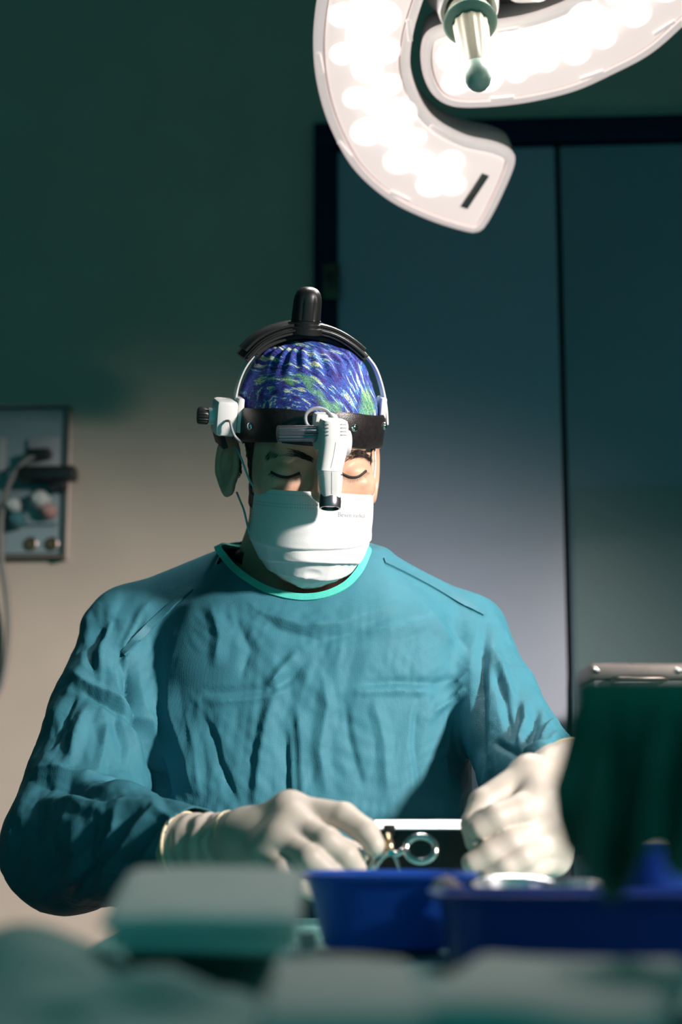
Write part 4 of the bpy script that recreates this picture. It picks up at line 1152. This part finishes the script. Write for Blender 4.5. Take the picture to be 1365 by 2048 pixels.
# ================================================================== table and instruments
TZ = 1.008
TX0, TX1, TY0, TY1 = -.20, .62, .42, 1.80
tb = thing('instrument_table', 'instrument table hidden under grey green drapes in the foreground', 'table', ((TX0 + TX1) / 2, 1.1, 0))
box('table_top', TX0 + .01, TX1 - .01, TY0 + .01, TY1 - .01, TZ - .035, TZ - .008, M_['steel'], tb, .004)
for x in (TX0 + .05, TX1 - .05):
    for y in (TY0 + .06, TY1 - .06): lathe('leg', [(.018, .0), (.018, TZ - .036)], M_['steel'], tb, Matrix.Translation((x, y, 0)), 16)
def grid_cloth(name, fn, nu, nv, m, parent, solid=.0015):
    V_ = [fn(i / nu, j / nv) for j in range(nv + 1) for i in range(nu + 1)]
    F_ = [(j * (nu + 1) + i, j * (nu + 1) + i + 1, (j + 1) * (nu + 1) + i + 1, (j + 1) * (nu + 1) + i) for j in range(nv) for i in range(nu)]
    o = mk(name, V_, F_, m, parent)
    if solid:
        s_ = o.modifiers.new('thickness', 'SOLIDIFY'); s_.thickness = solid; s_.offset = 0
    return o
def bump2(x, y, cx, cy, sx, sy): return math.exp(-((x - cx) / sx) ** 2 - ((y - cy) / sy) ** 2)
def seg_ridge(x, y, ax, ay, bx, by, w):
    dx, dy = bx - ax, by - ay; t = max(0, min(1, ((x - ax) * dx + (y - ay) * dy) / (dx * dx + dy * dy))); d = math.hypot(x - ax - t * dx, y - ay - t * dy)
    return math.exp(-(d / w) ** 2) * math.sin(math.pi * min(max(t, .08), .92)) ** .5
def drape_h(x, y):
    h = 0
    h += .040 * bump2(x, y, -.155, .86, .050, .09)            # mound at the left
    h += .016 * bump2(x, y, -.07, .955, .05, .035)            # under the folded towel
    h += .022 * seg_ridge(x, y, -.11, .76, -.055, .82, .018)
    q = np.array([[x * 14, y * 14, .5]]); q2 = np.array([[x * 34, y * 34, 1.5]])
    near = max(0, min(1, (1.08 - y) / .12))
    return (h + .006 * (1 - abs(vnoise(q)[0])) + .003 * (1 - abs(vnoise(q2)[0]))) * near
def drape_fn(u, v):
    y = TY0 + (TY1 - TY0) * v
    s = u * (TX1 - TX0 + .9) - .45              # arc length across, 45 cm fall each side
    if s < 0: x = TX0 - .006 - .02 * math.sin(v * 31) * min(1, -s * 4) ; z = TZ + s + drape_h(TX0, y)
    elif s > TX1 - TX0: x = TX1 + .006 + .02 * math.sin(v * 27) * min(1, (s - TX1 + TX0) * 4); z = TZ - (s - TX1 + TX0)
    else: x = TX0 + s; z = TZ + drape_h(x, y) - .001
    return Vector((x, y, z))
dr = grid_cloth('table_drape', drape_fn, 240, 150, M_['drape3'], None); tag(dr, 'crumpled grey green sterile drape spread over the instrument table', 'drape')

# folded towel pack at the left
pk = thing('folded_towel_pack', 'pale folded towel pack lying at the left in front of the gloved hand', 'towel', P(410, 1905, .90))
def slab(name, x0, x1, yb, yf, zb, zf, th, m, par, seed):
    """soft folded layer, sloping down from the back (yb) to the front (yf)"""
    nu, K = 60, 28
    V_ = []; F_ = []
    for i in range(nu + 1):
        t = i / nu; x = x0 + (x1 - x0) * t; endr = min(1, min(t, 1 - t) * 14) ** .5
        for k in range(K):
            a = 2 * math.pi * k / K; c_, s_2 = math.cos(a), math.sin(a)
            yy = math.copysign(abs(c_) ** .35, c_); zz = math.copysign(abs(s_2) ** .6, s_2)
            w_ = (yy + 1) / 2; y = yf + (yb - yf) * (.5 + (w_ - .5) * (.92 + .08 * endr)); z = zf + (zb - zf) * w_ - th / 2 + zz * th / 2 * endr
            n = vnoise(np.array([[x * 25 + seed, y * 25, z * 25]]))[0]
            V_.append(Vector((x, y + .002 * n, z + .0022 * n)))
    for i in range(nu):
        for k in range(K): F_.append((i * K + k, i * K + (k + 1) % K, (i + 1) * K + (k + 1) % K, (i + 1) * K + k))
    F_.append(tuple(range(K))); F_.append(tuple(range(nu * K, nu * K + K))[::-1])
    o = mk(name, V_, F_, m, par); bm = bmesh.new(); bm.from_mesh(o.data); bmesh.ops.recalc_face_normals(bm, faces=bm.faces); bm.to_mesh(o.data); bm.free(); return o
xa, xb = P(218, 1800, .9).x, P(606, 1800, .9).x
slab('towel_layer', xa, xb, .985, .862, 1.0800, 1.0575, .0105, M_['drape'], pk, 0)
slab('towel_layer', xa + .003, xb - .002, .985, .868, 1.0690, 1.0470, .0105, M_['drape'], pk, 7)
slab('towel_layer', xa + .008, xb - .012, .985, .900, 1.0580, 1.0420, .014, M_['ddrape'], pk, 13)  # darker cloth stands in for shade on the pack's lower front

def towel(label, xa_, xb_, yb_, yf_, zb_, zf_, th_, rot, seed, cz=0):
    o = slab('folded_towel', xa_, xb_, yb_, yf_, zb_, zf_, th_, M_['towel'], None, seed)
    c_ = Vector(((xa_ + xb_) / 2, (yb_ + yf_) / 2, 0)); Mr = Matrix.Translation(c_) @ Matrix.Rotation(R(rot), 4, 'Z') @ Matrix.Translation(-c_)
    o.data.transform(Mr); return tag(o, label, 'towel')
towel('grey folded towel at the bottom centre, nearest the camera', P(548, 1960, .84).x, P(826, 1960, .84).x, .85, .64, 1.040, 1.036, .018, 0, 21)
towel('grey folded towel at the bottom right, below the dark blue tray', P(856, 1960, .84).x, P(1290, 1960, .84).x, .86, .64, 1.040, 1.037, .018, -14, 33)
# blue bowls and trays
def tray(name, label, x0, x1, y0, y1, z0, z1, m, taper=.012, cat='tray', ex=4.0, lip=.004):
    K = 56; cx, cy = (x0 + x1) / 2, (y0 + y1) / 2; hx, hy = (x1 - x0) / 2, (y1 - y0) / 2
    def ring(ox, z): return [Vector((cx + math.copysign(abs(math.cos(a)) ** (2 / ex), math.cos(a)) * (hx + ox), cy + math.copysign(abs(math.sin(a)) ** (2 / ex), math.sin(a)) * (hy + ox), z)) for a in [2 * math.pi * k / K for k in range(K)]]
    th = .0025
    L_ = [ring(-taper - .006, z0), ring(-taper, z0 + .002), ring(-.003, z1 - .006), ring(-.001, z1 - .004), ring(lip, z1 - .004), ring(lip + .0008, z1 - .001), ring(lip, z1), ring(-th - .001, z1), ring(-th - .003, z1 - .003), ring(-taper - th, z0 + .005), ring(-taper - th - .006, z0 + .004)]
    V_ = [p for r in L_ for p in r]; F_ = []
    for i in range(len(L_) - 1):
        for k in range(K): F_.append((i * K + k, i * K + (k + 1) % K, (i + 1) * K + (k + 1) % K, (i + 1) * K + k))
    F_.append(tuple(range(K))[::-1]); n = (len(L_) - 1) * K; F_.append(tuple(n + k for k in range(K)))
    o = mk(name, V_, F_, m); bm = bmesh.new(); bm.from_mesh(o.data); bmesh.ops.recalc_face_normals(bm, faces=bm.faces); bm.to_mesh(o.data); bm.free(); sharp(o, 40)
    return tag(o, label, cat)
tray('blue_bowl', 'bright blue plastic bowl in front of the scissors', P(604, 1745, 1.25).x, P(958, 1745, 1.25).x, 1.25, 1.385, TZ + .003, 1.0665, M_['blue'], .015, 'bowl', 3.2)
tray('blue_tray', 'long dark blue plastic tray at the right under the gloved hand', P(885, 1785, 1.10).x, .285, 1.10, 1.235, TZ + .003, 1.0580, M_['blue2'], .008, 'tray', 5)
tag(lathe('blue_cup', [(0, 0), (.026, 0), (.028, .003), (.031, .072), (.0325, .074), (.031, .0755), (.0285, .072), (.0255, .006), (0, .005)], M_['blue2'], None, Matrix.Translation((P(1300, 1700, 1.315).x, 1.315, TZ + .002)), 36), 'blue plastic cup seen between the dark green cloth lobes', 'cup')
def dish(label, px_, y, r, z, tilt, hgt):
    M = Matrix.Translation((P(px_, 1770, y).x, y, z)) @ Matrix.Rotation(R(tilt), 4, 'X')
    o = lathe('steel_dish', [(0, -hgt), (r * .72, -hgt), (r * .80, -hgt + .002), (r, 0), (r * 1.05, .001), (r * 1.04, .002), (r * .97, .0012), (r * .76, -hgt + .004), (0, -hgt + .003)], M_['dish'], None, M, 40)
    return tag(o, label, 'dish', 'steel dishes by the right hand')

dish('wide shallow steel dish under the right gloved hand', 1032, 1.335, .0325, TZ + .047, 10, .030)
dish('smaller steel dish beside the dark green cloth', 1158, 1.31, .021, TZ + .047, 12, .026)
tag(lathe('steel_riser', [(0, 0), (.026, 0), (.026, .012), (.024, .0135), (0, .0135)], M_['steel'], None, Matrix.Translation((P(1032, 1770, 1.335).x, 1.335, TZ + .001)), 28), 'low steel block under the wide dish', 'block')
tag(lathe('steel_riser', [(0, 0), (.015, 0), (.015, .0165), (.014, .018), (0, .018)], M_['steel'], None, Matrix.Translation((P(1158, 1770, 1.31).x, 1.31, TZ + .001)), 28), 'low steel block under the smaller dish', 'block')
tag(lathe('grey_cup', [(0, 0), (.0118, 0), (.0125, .002), (.0145, .064), (.0150, .066), (.0138, .066), (.0118, .004), (0, .003)], M_['panelgrey'], None, Matrix.Translation((P(1183, 1735, 1.37).x, 1.37, TZ + .001)), 30), 'small grey cup standing behind the smaller dish', 'cup')
# gauze
def blob(name, label, c_, r, m, seed, cat):
    V_, F_ = nets(lambda X, Y, Z: ell(X, Y, Z, c_, r), [c_[i] - r[i] * 1.4 for i in range(3)], [c_[i] + r[i] * 1.4 for i in range(3)], .0012)
    n = vnoise(V_ * 190 + seed) + .5 * vnoise(V_ * 420 + seed); d = V_ - np.array(c_); V_ = V_ + d / np.linalg.norm(d, axis=1)[:, None] * (.0016 * n)[:, None]
    o = link(name, np_mesh(V_, F_), m); return tag(o, label, cat)
g_ = P(892, 1776, 1.243)
blob('gauze_swab', 'small pinkish gauze swab between the blue bowl and tray', (g_.x, g_.y, g_.z), (.010, .005, .008), M_['gauze'], 2, 'swab')
g_ = P(618, 1872, 1.16)
tag(lathe('gauze_roll', [(0, 0), (.005, 0), (.0058, .002), (.0058, .020), (.005, .022), (0, .0215)], M_['gauze'], None, Matrix.Translation((g_.x, 1.16, TZ + .002)), 24), 'small pinkish gauze roll beside the blue bowl', 'gauze')
# scissors held over the bowl
sc = thing('surgical_scissors', 'steel ring-handled scissors held above the blue bowl', 'scissors', P(780, 1702, 1.565))
def arm(name, c_, rpx, start, path, tip, yb):
    ring = []
    for k in range(32):
        a = 2 * math.pi * k / 32; ring.append(P(c_[0] + rpx * math.cos(a), c_[1] + rpx * .84 * math.sin(a), yb - .004 * math.sin(a)))
    rr = tube('finger_ring', ring, .0030, M_['chrome'], sc, 12, True)
    pts = spline([P(x, y, yb) for x, y in path], 20); n = len(pts)
    tube(name, pts, [.0030 - .0018 * (i / (n - 1)) ** 2 for i in range(n)], M_['chrome'], sc, 10)
arm('shaft', (842, 1698), 30, None, [(813, 1706), (803, 1702), (795, 1708), (780, 1706), (765, 1716), (748, 1742)], None, 1.563)
arm('shaft', (722, 1722), 24, None, [(746, 1714), (758, 1706), (772, 1708), (786, 1706), (794, 1722), (800, 1742)], None, 1.570)
pv = P(783, 1706, 1.5605); lathe('pivot_screw', [(0, 0), (.0034, 0), (.003, .0014), (0, .0016)], M_['chrome'], sc, axis_M(pv, (0, -1, .1)), 16)
M_['gold'] = mat('gilt_metal', (.55, .42, .26), .3, 1.0, var=.05)
tube('gilt_stop', [P(781, 1703, 1.566), P(778, 1688, 1.572), P(775, 1670, 1.578)], [.0035, .0048, .0038], M_['gold'], sc, 14)
# black case with bright steel lid
cs = thing('instrument_case', 'black instrument case with a bright steel lid edge between the hands', 'case', P(838, 1894, 1.70))
cx0, cx1 = P(750, 1650, 1.68).x, P(934, 1650, 1.68).x; cz = P(800, 1661, 1.68).z
box('case_body', cx0 + .004, cx1 + .03, 1.682, 1.775, TZ + .001, cz, M_['blackp'], cs, .003)
lidh = P(800, 1639, 1.695).z - cz
V_ = [(x, y, z) for x in (cx0, cx1 + .03) for (y, z) in ((1.679, cz + .0003), (1.679, cz + .0015), (1.679 + lidh * .95, cz + lidh), (1.778, cz + lidh), (1.778, cz + .0003))]
F_ = [(0, 1, 6, 5), (1, 2, 7, 6), (2, 3, 8, 7), (3, 4, 9, 8), (4, 0, 5, 9), (4, 3, 2, 1, 0), (5, 6, 7, 8, 9)]
mk('case_lid', V_, F_, M_['dish'], cs, False)
box('case_latch', P(768, 1660, 1.68).x, P(790, 1660, 1.68).x, 1.672, 1.6788, cz - .006, cz + .005, M_['blackp'], cs, .001)

# dark green cloth on a rail at the right
YD = .86
zr = P(1250, 1392, YD).z
rl = thing('drape_stand', 'thin dark rail stand carrying the dark green cloth at the right', 'stand', (.42, YD, 0))
tube('rail', [(.118, YD, zr), (.42, YD, zr), (.70, YD, zr)], .006, M_['gunmetal'], rl, 12)
tube('post', [(.70, YD, .02), (.70, YD, zr + .006)], .010, M_['gunmetal'], rl, 12)
lathe('base', [(0, 0), (.16, 0), (.16, .012), (.03, .022), (0, .022)], M_['gunmetal'], rl, Matrix.Translation((.70, YD, 0)), 32)
edge_b = [(1100, 1640), (1120, 1690), (1155, 1740), (1195, 1790), (1222, 1806), (1240, 1790), (1252, 1730), (1268, 1700), (1300, 1690), (1322, 1705), (1340, 1745), (1360, 1760), (1385, 1735), (1410, 1700), (1460, 1690)]
exs = [e[0] for e in edge_b]; eys = [e[1] for e in edge_b]
def cloth_fn(u, v):
    xb = 1100 + (1460 - 1100) * u; xt = 1160 + (1460 - 1160) * u
    yb = float(np.interp(xb, exs, eys)); s = v * 1.12 - .12
    if s < 0:
        a = math.pi * (-s / .12); p = P(xt, 1392, YD); return Vector((p.x, YD - .0085 * math.cos(a), zr + .0085 * math.sin(a)))
    k = s ** .7
    x = xt + (xb - xt) * min(1, k * 1.25); y = 1392 + (yb - 1392) * s
    p = P(x, y, YD); dp = min(1, s * 3)
    pl = .013 * math.sin(u * 21 + .8 * math.sin(u * 5)) + .005 * math.sin(u * 47 + s * 3) + .006 * vnoise(np.array([[u * 9, s * 4, .3]]))[0]
    return Vector((p.x, YD - .0085 + pl * dp - .012 * dp, p.z))
cl = grid_cloth('dark_green_cloth', cloth_fn, 140, 70, M_['ddrape'], None, .002); tag(cl, 'dark green cloth hanging in lobes from a rail at the right', 'cloth')
